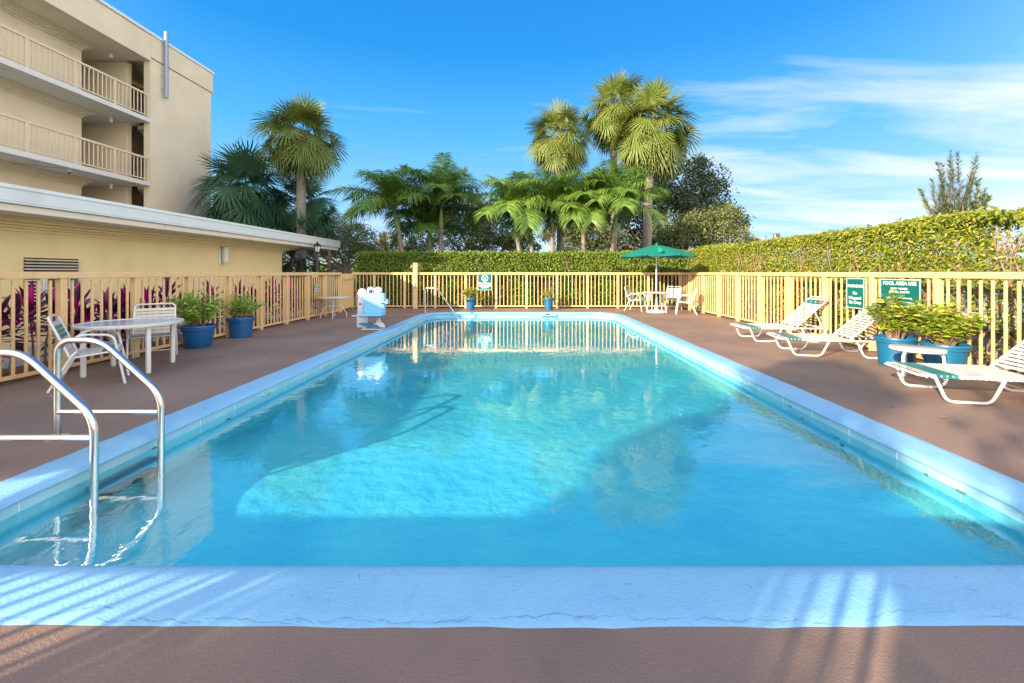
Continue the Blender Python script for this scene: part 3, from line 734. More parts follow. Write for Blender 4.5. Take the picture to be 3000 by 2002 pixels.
c2 = make_chair('white strap armchair pushed up behind the left round table', False); c2.location = (-5.74, 6.47, 0); c2.rotation_euler = (0, 0, R(-53))
dup(c2, (3.98, 14.72, 0), R(-35), 'white armchair left of the umbrella pole, its back to the far fence')
dup(c2, (5.32, 14.95, 0), R(-125), 'white armchair behind the umbrella table in the fence corner')
dup(c2, (5.30, 13.62, 0), R(163), 'white armchair right of the umbrella table seen from the side')

lt = thing('patio_table', 'round glass topped white table on the left deck by the grab rails', 'table', (-5.47, 5.82, 0))
MB().lathe([(.52, .625), (.565, .625), (.572, .635), (.572, .660), (.562, .668), (.53, .668), (.525, .655), (.52, .625)], 44, caps=False).build('table_rim', WHITE, lt)
MB().lathe([(0, .652), (.527, .652), (.527, .660), (0, .660)], 44).build('glass_top', mat('textured glass', (.34, .40, .47), .22, var=(.46, .52, .58), nscale=8), lt)
for k, a in enumerate((-114, -27, 66, 156)):
    a = R(a); ca, sa = math.cos(a), math.sin(a)
    MB().box((.49 * ca, .49 * sa, .316), (.05, .05, .632), a, .008).build('leg', WHITE, lt)
ft = thing('folding_table', 'thin round white table on splayed bent legs by the gate', 'table', (-5.68, 12.5, 0))
MB().lathe([(0, .60), (.46, .60), (.47, .606), (.47, .618), (.46, .622), (0, .622)], 32).build('tabletop', WHITE, ft)
for k in range(4):
    a = R(20 + 90 * k); ca, sa = math.cos(a), math.sin(a)
    MB().tube([(.16 * ca, .16 * sa, .60), (.20 * ca, .20 * sa, .36), (.36 * ca, .36 * sa, .12), (.36 * ca, .36 * sa, 0)], .012, 8, fillet=.05).build('leg', WHITE, ft)
MB().tube([(.19 * math.cos(R(20 + 90 * k)), .19 * math.sin(R(20 + 90 * k)), .36) for k in range(4)], .009, 8, closed=True, smooth=False).build('stretcher', WHITE, ft)
st = thing('side_table', 'small white round side table before the blue pots', 'table', (4.93, 5.22, 0))
MB().lathe([(0, .375), (.255, .375), (.27, .385), (.27, .408), (.26, .415), (0, .413)], 32).build('tabletop', WHITE, st)
for k in range(3):
    a = R(-165 + 120 * k); ca, sa = math.cos(a), math.sin(a)
    MB().tube([(.10 * ca, .10 * sa, .365), (.235 * ca, .235 * sa, .365), (.25 * ca, .25 * sa, 0)], .017, 10, fillet=.07, fs_=5).build('leg', WHITE, st)

def make_lounger(label):
    t = thing('sun_lounger', label, 'lounger', (0, 0, 0), 0, 'strap sun loungers along the right fence')
    W = .30
    f = MB().tube([(0.0, -W + .04, .275), (0, W - .04, .275)], .014, 10)
    f.tube([(1.57, -W, .27), (.0, -W, .275), (0, W, .275), (1.57, W, .27)], .0145, 10, fillet=.06, fs_=4)
    f.tube([(1.57, -W, .27), (1.57, W, .27)], .0135, 8); f.tube([(1.0, -W, .272), (1.0, W, .272)], .012, 8)
    f.build('frame', WHITE, t)
    for s_ in (-1, 1):
        y = s_ * (W + .018)
        MB().tube([(.12, y, .268), (.22, y, .02), (.60, y, .02), (.72, y, .268)], .0155, 10, fillet=.07, fs_=5).build('leg', WHITE, t)
        MB().tube([(1.10, y, .262), (1.20, y, .02), (1.44, y, .02), (1.55, y, .262)], .0155, 10, fillet=.07, fs_=5).build('leg', WHITE, t)
    B = Vector((1.02, 0, .285)); d = Vector((math.cos(R(43)), 0, math.sin(R(43)))); e = B + d * .84
    MB().tube([(B.x, -W + .03, B.z), (e.x, -W + .03, e.z), (e.x, W - .03, e.z), (B.x, W - .03, B.z)], .0145, 10, fillet=.06, fs_=4).build('back_frame', WHITE, t)
    m_ = B + d * .48
    MB().tube([(m_.x, -W + .06, m_.z), (1.54, -W + .06, .27), (1.54, W - .06, .27), (m_.x, W - .06, m_.z)], .011, 8, fillet=.03).build('back_prop', WHITE, t)
    w = MB(); k_ = MB(); w2 = MB(); k2 = MB()
    for i in range(19):
        x = .05 + i * .0515
        b = (k_ if i in (2, 3, 4, 5) else w)
        b.box((x, 0, .292), (.036 if i > 1 else .022, 2 * W + .025, .004)); b.box((x, W + .0105, .272), (.044 if i > 1 else .022, .010, .038), 0, .003); b.box((x, -W - .0105, .272), (.044 if i > 1 else .022, .010, .038), 0, .003)
    a = R(43); ca, sa = math.cos(a), math.sin(a)
    for i in range(15):
        p = B + d * (.05 + i * .0515) + Vector((-sa, 0, ca)) * .012
        bb = MB().box((0, 0, 0), (.034, 2 * W - .035, .004))
        (k2 if i in (12, 13) else w2).add([(p.x + v[0] * ca - v[2] * sa, v[1], p.z + v[0] * sa + v[2] * ca) for v in bb.v], bb.f)
    w.build('white_seat_straps', VINYL, t); k_.build('teal_foot_straps', TEAL, t); w2.build('white_back_straps', VINYL, t); k2.build('teal_head_straps', TEAL, t)
    return t
l1 = make_lounger('white strap lounger farthest along the right fence'); l1.location = (4.30, 8.42, 0); l1.rotation_euler = (0, 0, R(-3))
l2 = dup(l1, (4.24, 7.10, 0), R(-13), 'white strap lounger between the farthest one and the blue pots')
l3 = dup(l1, (4.22, 4.66, 0), R(-12), 'nearest white strap lounger, cut by the right edge of the photo')

# ---- pots
def shrub(parent, n_stem, h, spread, nleaf, ls, m, z0):
    P = []; T = []; st_ = MB()
    for k in range(n_stem):
        a = random.uniform(0, 6.28); r = spread * random.uniform(.15, 1.0); tip = Vector((r * math.cos(a), r * math.sin(a), z0 + h * random.uniform(.55, 1.0) * (1 - .25 * r / spread)))
        b = Vector((.08 * math.cos(a), .08 * math.sin(a), z0)); mid = (b + tip) / 2 + Vector((random.uniform(-.03, .03), random.uniform(-.03, .03), .06))
        st_.tube([b, mid, tip], [.006, .004, .002], 5)
        for i in range(nleaf):
            u = random.uniform(.25, 1.02); p = b * (1 - u) ** 2 + mid * 2 * u * (1 - u) + tip * u * u
            P.append(p + Vector((random.gauss(0, .02), random.gauss(0, .02), random.gauss(0, .015)))); aa = random.uniform(0, 6.28); T.append((math.cos(aa), math.sin(aa), random.uniform(-.3, .6)))
    P = np.array([tuple(p) for p in P]); T = np.array(T); n = len(P)
    V, F = scatter(P, T, np.array([0, 0, 1]) + rng.normal(size=(n, 3)) * .35, ls * rng.uniform(.6, 1.2, n), LEAF_V, LEAF_F)
    np_mesh('foliage', V, F, m, parent); st_.build('stems', STEMP, parent)
def pot(label, loc, r0, r1, h, m, stems, hh, spread, nleaf, ls, lm, group=None):
    t = thing('potted_shrub', label, 'potted plant', loc, random.uniform(0, 6), group)
    MB().lathe([(0, 0), (r0, 0), (r0 + .01, .01), (r1 - .035, h * .80), (r1 - .012, h * .82), (r1 - .010, h * .90), (r1 - .002, h * .92), (r1, h * .985), (r1 - .004, h), (r1 - .022, h), (r1 - .03, h * .93), (0, h * .92)][:10] + [(r1 - .03, h * .90)], 36).build('pot', m, t)
    MB().lathe([(0, h * .905), (r1 - .032, h * .90)], 24).build('soil', SOIL, t)
    shrub(t, stems, hh, spread, nleaf, ls, lm, h * .9)
    return t
pot('blue pot of bright green bush nearest the left table', (-5.89, 7.56, 0), .19, .275, .40, POT, 40, .72, .46, 30, .085, LPOT)
pot('blue pot with sparse green bush farther along the left fence', (-5.93, 8.76, 0), .18, .26, .42, POT, 30, .60, .46, 24, .08, LPOT)
pot('tall blue pot under the no diving sign', (-1.92, 15.20, 0), .14, .20, .43, POTF, 26, .50, .38, 24, .085, LPOTY)
pot('tall blue pot in the middle of the far fence', (.92, 15.15, 0), .14, .20, .43, POTF, 16, .50, .32, 14, .08, LPOTY)
pot('blue pot of yellow green shrub beside the middle lounger', (5.42, 6.08, 0), .18, .25, .42, POTF, 44, .76, .36, 32, .095, LPOTY)
pot('blue pot of yellow green shrub behind the small side table', (5.62, 5.56, 0), .18, .255, .41, POTF, 46, .64, .46, 30, .095, LPOTY)

# ---- pool lift
pl = thing('pool_lift', 'white and light blue pool lift chair parked at the left pool edge', 'pool lift', (-3.66, 10.0, 0))
LB_ = mat('light blue plastic', (.20, .50, .78), .35, stain=((.30, .62, .86), 3, (1, 1, 1), .5)); DB = mat('mid blue plastic', (.02, .20, .40), .35)
CL = mat('white cover cloth', (.74, .72, .76), .7, stain=((.55, .55, .66), 4, (1, 1, 1), .5), bump=.5, bscale=12, bdist=.03)
b = MB(); nn = 12
b.lathe([(.0, .28), (.13, .28), (.145, .32), (.14, .60), (.13, .85), (.10, .93), (.04, .96), (0, .955)], 18, (-.30, .26, 0), ax=.8)
b.lathe([(.0, .32), (.12, .32), (.13, .5), (.12, .82), (.09, .92), (.03, .95), (0, .945)], 16, (-.12, .34, .05), ax=.8)
b.build('battery_cover', CL, pl)
MB().lathe([(0, .80), (.06, .82), (.095, .90), (.085, .96), (.03, 1.0), (0, 1.0)], 16, (.10, .24, 0)).build('motor_housing', CL, pl)
MB().box((-.085, .22, .86), (.06, .10, .14), 0, .01).build('control_box', mat('navy plastic', (.03, .06, .18), .4), pl)
def rsq(cx, cz, w, h, r, n=5):
    o = []
    for sx, sz, a0 in ((1, -1, -90), (1, 1, 0), (-1, 1, 90), (-1, -1, 180)):
        for k in range(n + 1):
            a = R(a0 + 90 * k / n); o.append((cx + sx * (w / 2 - r) + r * math.cos(a), cz + sz * (h / 2 - r) + r * math.sin(a)))
    return o
MB().extrude([(p[0], -.02, p[1]) for p in rsq(.08, .62, .48, .48, .07)], (0, .05, 0)).build('seat_back', LB_, pl)
MB().box((.30, .05, .62), (.05, .14, .48), 0, .02).box((.36, .0, .63), (.10, .05, .06), 0, .01).box((.40, .0, .66), (.03, .09, .12), 0, .008).build('side_arm', LB_, pl)
MB().box((.30, -.05, .62), (.10, .03, .012)).box((-.24, -.03, .60), (.03, .03, .04)).build('bolt', BLK, pl)
MB().box((.06, -.12, .355), (.56, .42, .045), 0, .015).build('seat', LB_, pl)
MB().box((.10, -.12, .322), (.50, .38, .018), 0, .006).build('seat_underside', DB, pl)
MB().box((-.15, -.30, .345), (.36, .05, .03), 0, .008).build('armrest', WHITE, pl)
MB().extrude([(.0, -.05, .30), (.12, -.05, .30), (.16, -.05, .16), (.04, -.05, .12), (-.12, -.05, .14), (-.12, -.05, .11), (.20, -.05, .07), (.26, -.05, .14), (.20, -.05, .30)][::-1], (0, .06, 0)).tube([(.25, -.08, .30), (.16, -.08, .12)], .016, 8).build('lift_post', WHITE, pl)
MB().extrude([(.18, -.12, .19), (.30, -.12, .17), (.37, -.12, .10), (.37, -.12, .06), (.27, -.12, .06), (.16, -.12, .13)][::-1], (0, .05, 0)).build('gearbox', WHITE, pl)
MB().extrude([(-.22, -.20, .155), (.05, -.20, .13), (.30, -.20, .055), (.22, -.20, .05), (-.02, -.20, .09), (-.20, -.20, .125)][::-1], (0, .22, 0)).build('footrest', DB, pl)
MB().box((.08, -.04, .016), (.46, .30, .025), 0, .005).box((-.10, -.10, .05), (.07, .06, .05), 0, .01).build('base_plate', WHITE, pl)
MB().tube([(-.28, .2, .30), (-.28, .2, .03)], .01, 6).tube([(-.13, .2, .30), (-.13, .2, .03)], .01, 6).build('cover_strap', GALV, pl)
MB().box((-.30, .26, .14), (.20, .22, .28), 0, .02).build('battery_stand', CL, pl)

# ---- lamps, standpipe, floodlight
def lamp_post(label, x, y, h, rust=False):
    t = thing('lamp_post', label, 'lamp', (x, y, 0))
    MB().lathe([(0, -.03), (.11, -.03), (.11, .25), (.07, .32), (.055, .4), (.05, h - .62), (.075, h - .60), (.05, h - .56), (.06, h - .47), (.10, h - .43), (.05, h - .42), (0, h - .42)], 14).build('post', BLK if rust else mat('bronze paint', (.05, .04, .045), .5), t)
    lt_ = MB().lathe([(0, h - .17), (.16, h - .20), (.165, h - .18), (.10, h - .12), (.06, h - .08), (.02, h - .05), (.015, h - .01), (0, h)], 8).lathe([(.06, h - .42), (.075, h - .415), (.075, h - .41)], 8)
    for k in range(6):
        a = 2 * math.pi * k / 6; lt_.tube([(.075 * math.cos(a), .075 * math.sin(a), h - .42), (.125 * math.cos(a), .125 * math.sin(a), h - .19)], .008, 5)
    lt_.build('lantern', BLK, t)
    MB().lathe([(.06, h - .41), (.11, h - .20)], 12).build('lantern_glass', mat('frosted glass', (.7, .74, .72), .2), t)
lamp_post('black lantern on a slim post by the end of the pool house eave', -7.9, 16.0, 2.56)
lamp_post('dark lantern top showing above the hedge right of the umbrella', (1632 - 1201) * 19.5 / 957, 19.5, 2.72, True)
sp = thing('standpipe', 'red fire standpipe on a post behind the left fence', 'standpipe', (-7.62, 15.5, 0))
RED = mat('red paint', (.42, .012, .02), .4)
MB().tube([(0, 0, -.03), (0, 0, .95)], .05, 12).build('riser_pipe', GALV, sp)
MB().lathe([(0, .92), (.09, .93), (.10, 1.0), (.09, 1.12), (.04, 1.18), (0, 1.18)], 14).tube([(-.02, -.02, 1.06), (-.12, -.12, 1.10)], .045, 10).tube([(.02, -.02, 1.06), (.10, -.14, 1.08)], .045, 10).build('valve_body', RED, sp)
MB().lathe([(0, 0), (.05, 0), (.05, .02), (0, .03)], 10, (.10, -.15, 1.04)).build('cap', mat('pink cap', (.7, .3, .3), .5), sp)
ns = thing('notice_board', 'white paper notice on a post above the red standpipe', 'sign', (-7.95, 15.9, 0))
MB().box((0, 0, 1.27), (.24, .012, .20)).build('notice', WHITE, ns); MB().box((0, .03, .62), (.05, .04, 1.3)).build('post', GALV, ns)
ub = thing('utility_cabinet', 'grey metal utility cabinet standing behind the left fence', 'cabinet', (-8.0, 17.2, 0))
MB().box((0, 0, .66), (.36, .30, 1.38), 0, .01).build('cabinet_body', GALV, ub); MB().box((0, -.156, .70), (.30, .01, 1.1), 0, .003).build('door', GALV, ub)
fl = thing('floodlight', 'square floodlight on a pole poking above the right hedge', 'floodlight', ((1784 - 1201) * 14.5 / 957, 14.5, 0))
MB().tube([(0, 0, -.03), (0, 0, 2.50)], .03, 8).build('post', BLK, fl)
MB().box((-.02, 0, 2.62), (.26, .09, .19), R(20), .02).build('housing', mat('bronze housing', (.09, .07, .06), .5), fl)
MB().box((-.045, -.05, 2.62), (.19, .01, .13), R(20)).build('lens', WHITE, fl)
x, y = us(-1.19, -14)
SHADE_AT = (x, y)
x, y = us(.04, -4.2)
t = thing('shade_blocker', 'added unseen square stucco pillar behind the photographer', 'blocker', (x, y, 0), -R(SUN_AZ))  # unseen block added to keep sun off the near right coping
MB().box((0, 0, 1.1), (.33, .33, 2.26)).build('blocker', STUCCO2, t); MB().box((0, 0, 2.26), (.42, .42, .06)).build('blocker_cap', FASC, t)
# ================================================================== VEGETATION
def fan_palm(label, x, y, h, rad, m, nleaf=38, trunk=.21, lean=(0, 0), boots=True, seed=1, low=-70, group=None, segs=42):
    rs = random.Random(seed); t = thing('fan_palm', label, 'palm tree', (x, y, 0), 0, group)
    lx, ly = lean; top = Vector((lx, ly, h - rad * .18))
    pts = [Vector((lx * u * u, ly * u * u, -.03 + top.z * u)) for u in [k / 10 for k in range(11)]]
    MB().tube(pts, [trunk * (1.25 - .35 * min(1, k / 3)) * (1 + .03 * math.sin(k * 2.1)) for k in range(11)], 14).build('trunk', BARK, t)
    if boots:
        b = MB(); b.lathe([(trunk * .9, -.75), (trunk * 1.35, -.55), (trunk * 1.7, -.2), (trunk * 1.5, .15), (trunk * .8, .35), (0, .4)], 14, tuple(top))
        for k in range(46):
            a = k * 2.4; z = -.6 + .85 * (k / 46); r = trunk * (1.25 + .3 * math.sin((z + .6) * 3))
            p = top + Vector((r * math.cos(a), r * math.sin(a), z)); d = Vector((math.cos(a) * .6, math.sin(a) * .6, 1)).normalized()
            b.tube([p, p + d * .16 * rs.uniform(.7, 1.3)], [.05, .02], 5)
        b.build('boot_cluster', BOOT, t)
    V = []; F = []; ps = MB()
    for i in range(nleaf):
        az = i * 2.39996 + rs.uniform(-.25, .25); u = (i + .5) / nleaf
        el = R(82 - (82 - low) * u ** .85 + rs.uniform(-7, 7))
        d = Vector((math.cos(az) * math.cos(el), math.sin(az) * math.cos(el), math.sin(el)))
        pl_ = rad * rs.uniform(.38, .60); base = top + Vector((0, 0, .1)) + d * trunk
        hub = base + d * pl_ + Vector((0, 0, -.10 * pl_ * math.cos(el)))
        ps.tube([base, (base + hub) / 2 + Vector((0, 0, .04)), hub], [.016, .012, .008], 5, smooth=False)
        fk = max(0.0, min(1.0, (R(75) - el) / R(65))); d2 = (d * (1 - .5 * fk) + Vector((0, 0, -.62 * fk))).normalized()
        side = d2.cross(Vector((0, 0, 1)))
        if side.length < .2: side = Vector((math.sin(az), -math.cos(az), 0))
        side.normalize(); up = side.cross(d2).normalized(); roll = rs.uniform(-.5, .5)
        side, up = side * math.cos(roll) + up * math.sin(roll), up * math.cos(roll) - side * math.sin(roll)
        bl = rad * rs.uniform(.44, .54)
        ns = segs
        for k in range(ns):
            th = R(-140 + 280 * (k + rs.uniform(-.2, .2)) / (ns - 1)); sd_ = d2 * math.cos(th) + side * math.sin(th) + up * (-.10 + .05 * math.cos(k * math.pi))
            sd_.normalize(); L_ = bl * (.72 + .28 * math.cos(th * .7)) * rs.uniform(.9, 1.08); w = .021 * rad / 2 + .006
            wd = sd_.cross(up)
            if wd.length < .1: wd = side.copy()
            wd.normalize(); o = len(V); g = rs.uniform(.05, .26)
            for q, ww in ((.03, .35), (.45, 1.0), (.78, .62), (1.0, .05)):
                c = hub + sd_ * L_ * q + Vector((0, 0, -g * L_ * q ** 3))
                V.append(tuple(c + wd * w * ww)); V.append(tuple(c - wd * w * ww))
            for q in range(3): F.append((o + 2 * q, o + 2 * q + 1, o + 2 * q + 3, o + 2 * q + 2))
    np_mesh('crown', np.array(V), np.array(F), m, t); ps.build('leaf_stalks', m, t)
    return t
def fp(lab, px, cy, Y, Rr, m, **k):
    z = 1.35 + (626 - cy) * Y / 957
    return fan_palm(lab, (k.pop('bx', px) - 1201) * Y / 957, Y, z, Rr, m, lean=((px - k.pop('bx2', px)) * Y / 957, 0), **k)
fan_palm('tall fan palm with a brown boot ball, behind the pool house roof', -10.65, 20.0, 8.05, 2.2, LFAN, nleaf=56, trunk=.23, seed=3, low=-62)
fan_palm('wide low dark fan palm against the hotel end wall', -13.75, 20.5, 5.6, 2.5, LFAN_SHADE, nleaf=42, trunk=.24, seed=5, low=-55, boots=False)
fan_palm('dark fan palm half hidden behind the tall palm trunk', -12.3, 23.2, 5.3, 2.3, LFAN_SHADE, nleaf=36, trunk=.2, seed=8, low=-60, boots=False)
G3 = 'tall fan palms beyond the far hedge'
fan_palm('left and shortest of the three tall fan palms beyond the far hedge', 1.85, 21.0, 8.25, 1.95, LFAN, nleaf=46, trunk=.17, seed=12, low=-55, group=G3)
fan_palm('highest fan palm, between the other two beyond the far hedge', 5.0, 23.0, 10.5, 2.2, LFAN, nleaf=54, trunk=.19, seed=17, low=-66, group=G3, boots=False)
fan_palm('right and fullest of the three tall fan palms beyond the far hedge', 6.35, 21.5, 9.05, 2.45, LFAN, nleaf=66, trunk=.25, seed=23, low=-72, group=G3, boots=False, lean=(.25, 0))

def feather_palm(label, x, y, h, L_, m, n=10, lean=(0, 0), seed=1):
    rs = random.Random(seed); t = thing('feather_palm', label, 'palm tree', (x, y, 0), 0, 'short feather palms behind the far hedge')
    top = Vector((lean[0], lean[1], h)); ct = h - .95
    f = lambda z: Vector((lean[0] * (z / h) ** 1.5 if z > 0 else 0, lean[1] * (max(z, 0) / h) ** 1.5, z))
    MB().tube([f(-.03), f(ct * .25), f(ct * .5), f(ct * .75), f(ct)], [.13, .105, .10, .095, .09], 12).build('trunk', BARK, t)
    MB().tube([f(ct), f(ct + .15), f(ct + .5), f(ct + .95)], [.10, .12, .095, .05], 12).build('crownshaft', CSHAFT, t)
    V = []; F = []; ra = MB()
    for i in range(n):
        az = i * 2.39996 + rs.uniform(-.3, .3); el = R(88 - 76 * (i / n) ** 1.05 + rs.uniform(-10, 10)); LL = L_ * rs.uniform(.88, 1.12)
        hd = Vector((math.cos(az), math.sin(az), 0)); pts = []; p = top.copy(); ns = 13; e = el
        bend = rs.uniform(.9, 2.3)
        for k in range(ns + 1):
            pts.append(p.copy()); p = p + (hd * math.cos(e) + Vector((0, 0, math.sin(e)))) * (LL / ns); e -= bend * (.35 + 1.1 * k / ns) / ns
        ra.tube(pts[::2], [.018, .015, .012, .009, .006, .004, .003], 5, smooth=False)
        S = hd.cross(Vector((0, 0, 1)))
        m_ = 84
        for k in range(m_):
            u = .13 + .87 * k / m_; q = u * ns; i0 = min(int(q), ns - 1); c = pts[i0].lerp(pts[i0 + 1], q - i0); T = (pts[i0 + 1] - pts[i0]).normalized(); U = S.cross(T).normalized()
            for s_ in (-1, 1):
                ll = .66 * math.sin(math.pi * (.12 + .80 * u)) ** .6 * rs.uniform(.85, 1.15) * L_ / 1.7
                d = (T * rs.uniform(.45, .7) + S * s_ * .9 + U * rs.uniform(.15, .6)).normalized(); wd = T.cross(d).cross(d).normalized() * .017
                o = len(V); g = rs.uniform(.35, .9)
                for qq, ww in ((0, .5), (.4, 1), (.75, .7), (1, .08)):
                    cc = c + d * ll * qq + Vector((0, 0, -g * ll * qq * qq)); V.append(tuple(cc + wd * ww)); V.append(tuple(cc - wd * ww))
                for z_ in range(3): F.append((o + 2 * z_, o + 2 * z_ + 1, o + 2 * z_ + 3, o + 2 * z_ + 2))
    np_mesh('crown', np.array(V), np.array(F), m, t); ra.build('leaf_ribs', CSHAFT, t)
for i, (bx_, cx_, cy_, Y, L_, n, lab) in enumerate((
    (935, 905, 470, 18.4, 2.15, 10, 'leftmost leaning feather palm over the dark end of the hedge'),
    (990, 985, 520, 19.6, 1.7, 9, 'small shaded feather palm close to the left of a taller one'),
    (1011, 1013, 462, 18.6, 2.0, 12, 'bushy feather palm second from the left in front of grey trees'),
    (1203, 1178, 478, 18.5, 2.0, 12, 'feather palm whose trunk leans left, right of the tree gap'),
    (1227, 1216, 505, 19.8, 1.5, 8, 'thin trunked feather palm just right of the left leaning one'),
    (1268, 1268, 470, 18.6, 1.9, 12, 'feather palm standing under the shortest tall fan palm'),
    (1338, 1340, 472, 18.8, 1.9, 12, 'feather palm beside yellow hanging fronds in the middle of the row'),
    (1398, 1415, 468, 18.5, 2.0, 13, 'rightmost feather palm in front of the tall trunks'))):
    feather_palm(lab, (bx_ - 1201) * Y / 957, Y, 1.35 + (626 - cy_) * Y / 957 - .25, L_ * 1.12, LADO, int(n * 2.1), ((cx_ - bx_) * Y / 957, 0), 40 + i)

def leafy_tree(label, base, blobs, m, n, ls, trunk_r, limbs=True, name='oak_tree', cat='tree', seed=0, branches=26, hollow=.45):
    t = thing(name, label, cat, base); rs = random.Random(seed); B0 = Vector((0, 0, 0))
    ext = []
    for b in blobs:
        for q in range(7):
            d = rdir(1)[0]; d[2] = abs(d[2]) * .9 - .25; r_ = b[3] * rs.uniform(.26, .42); ext.append((b[0] + d[0] * b[3] * .95, b[1] + d[1] * b[3] * .95, b[2] + d[2] * b[3] * .9, r_))
    nb = len(blobs); blobs = list(blobs) + ext
    vol = np.array([b[3] ** 2 for b in blobs]); cnt = (vol / vol.sum() * n).astype(int); P = []
    fork = Vector((0, 0, min(b[2] for b in blobs) * .45 + .4))
    w = MB(); w.tube([(0, 0, -.03), (0.05, 0, fork.z * .6), tuple(fork)], [trunk_r * 1.25, trunk_r, trunk_r * .85], 10)
    for k, b in enumerate(blobs):
        c = Vector(b[:3]); r = b[3]; nn = cnt[k]
        d = rdir(nn); rad = r * (hollow + (1 - hollow) * rng.random(nn) ** .5)
        # clump the leaves along small twigs
        lump = 1 + .30 * noise3(d * 3 + k, 2.2, seed + k)
        p = d * (rad * lump)[:, None] * np.array([1, 1, .82]) + np.array(tuple(c))
        keep = noise3(p, 2.6 / max(r, .8), seed + 50) > -.62
        P.append(p[keep])
        if k >= nb: continue
        mid = fork.lerp(c, .5) + Vector((rs.uniform(-.3, .3), rs.uniform(-.3, .3), -.15 * r))
        w.tube([fork, mid, c], [trunk_r * .5, trunk_r * .3, trunk_r * .14], 7)
        for q in range(max(3, branches // nb)):
            e = c + Vector(tuple(rdir(1)[0])) * r * .95; w.tube([c.lerp(mid, rs.random() * .6), (c + e) / 2 + Vector((0, 0, .1)), e], [trunk_r * .12, trunk_r * .07, .01], 5)
    P = np.concatenate(P); k = len(P)
    tc_ = np.stack([np.round(P[:, 0] / .35), np.round(P[:, 1] / .35), np.round(P[:, 2] / .35)], -1)
    V, F = scatter(P, rdir(k) + np.array([0, 0, -.2]), rdir(k) * .8 + np.array([0, 0, .7]), ls * rng.uniform(.6, 1.3, k))
    np_mesh('crown', V, F, m, t); w.build('trunk', BARKO, t)
    return t
def T(x, Y): return ((x - 1201) * Y / 957, Y, 0)
leafy_tree('huge dark spreading oak behind the tall palms, right of centre', T(1555, 27), [(-2.2, 0, 6.2, 2.0), (-4.4, 1, 5.6, 1.9), (-6.0, .5, 4.6, 1.6), (.4, 0, 6.8, 2.3), (2.0, .5, 6.6, 1.7), (.0, -1, 4.4, 2.2), (-3, -1, 3.6, 2.0), (2.4, 0, 4.6, 1.7), (-1, 1, 8.0, 1.3), (1.4, .6, 8.4, .9)], LOAK_SHADE, 42000, .17, .42, seed=1, branches=60)
leafy_tree('lighter lower oak lobe reaching right of the big dark oak', T(1625, 24), [(-.2, 0, 3.6, 1.7), (1.1, -.3, 3.2, 1.3), (-1.7, 0, 3.1, 1.5), (.6, 0, 4.5, 1.1), (2.0, 0, 2.9, .7), (-2.8, 0, 2.6, 1.2)], LOAK, 24000, .13, .28, seed=2, branches=40)
leafy_tree('grey green oak filling the gap between the feather palms', T(1090, 30), [(-.6, 0, 5.6, 1.9), (1.0, 0, 5.0, 1.7), (-2.4, 0, 4.4, 1.7), (.2, 0, 3.2, 1.8), (2.6, .5, 3.6, 1.2), (-3.6, 0, 3.2, 1.4)], LOAK, 26000, .16, .34, seed=3, branches=40)
leafy_tree('pale rounded oak beyond the end of the pool house roof', T(795, 31), [(-1.0, 0, 4.4, 1.5), (.8, 0, 4.0, 1.4), (-2.2, 0, 3.4, 1.2), (0, 0, 3.0, 1.4), (1.6, 0, 2.8, .9)], LOAK, 14000, .14, .26, seed=4, branches=34)
leafy_tree('shady spreading tree under the eave with a forked trunk', T(792, 25.5), [(-1.6, 0, 2.9, 1.1), (0, 0, 3.0, 1.2), (-3.0, 0, 2.6, 1.0), (1.1, 0, 2.7, .8)], LOAK, 8000, .12, .24, seed=5, branches=20)
leafy_tree('yellow flowering tree between the oak and the feather palms', T(893, 33), [(-.8, 0, 3.3, .9), (.3, 0, 3.9, 1.0), (1.3, 0, 2.9, .9), (-.1, 0, 2.6, 1.0)], LYEL, 6000, .14, .15, name='flowering_tree', seed=6)
leafy_tree('sunlit bushy tree behind the low dark fan palm', T(600, 30), [(-2.4, 0, 4.0, 1.7), (0, 0, 4.2, 1.8), (2.2, 0, 3.9, 1.6), (-1, 0, 2.6, 1.6), (1.4, 0, 2.6, 1.6)], LYEL if 0 else LOAK, 12000, .16, .25, seed=7)
leafy_tree('dense green tree in the middle behind the short palms', T(1225, 29), [(-1.0, 0, 3.4, 1.2), (2.4, 0, 4.2, 1.6), (4.2, 0, 4.2, 1.7), (3.2, 0, 2.6, 1.5), (5.4, 0, 3.0, 1.5)], LOAK, 22000, .15, .26, seed=9)
leafy_tree('small tree with olive leaves at the right foot of the oak', T(1700, 26), [(0, 0, 2.2, .7), (.5, 0, 2.7, .5), (-.5, 0, 2.6, .5)], LCAS, 2500, .10, .08, seed=10, name='small_tree')

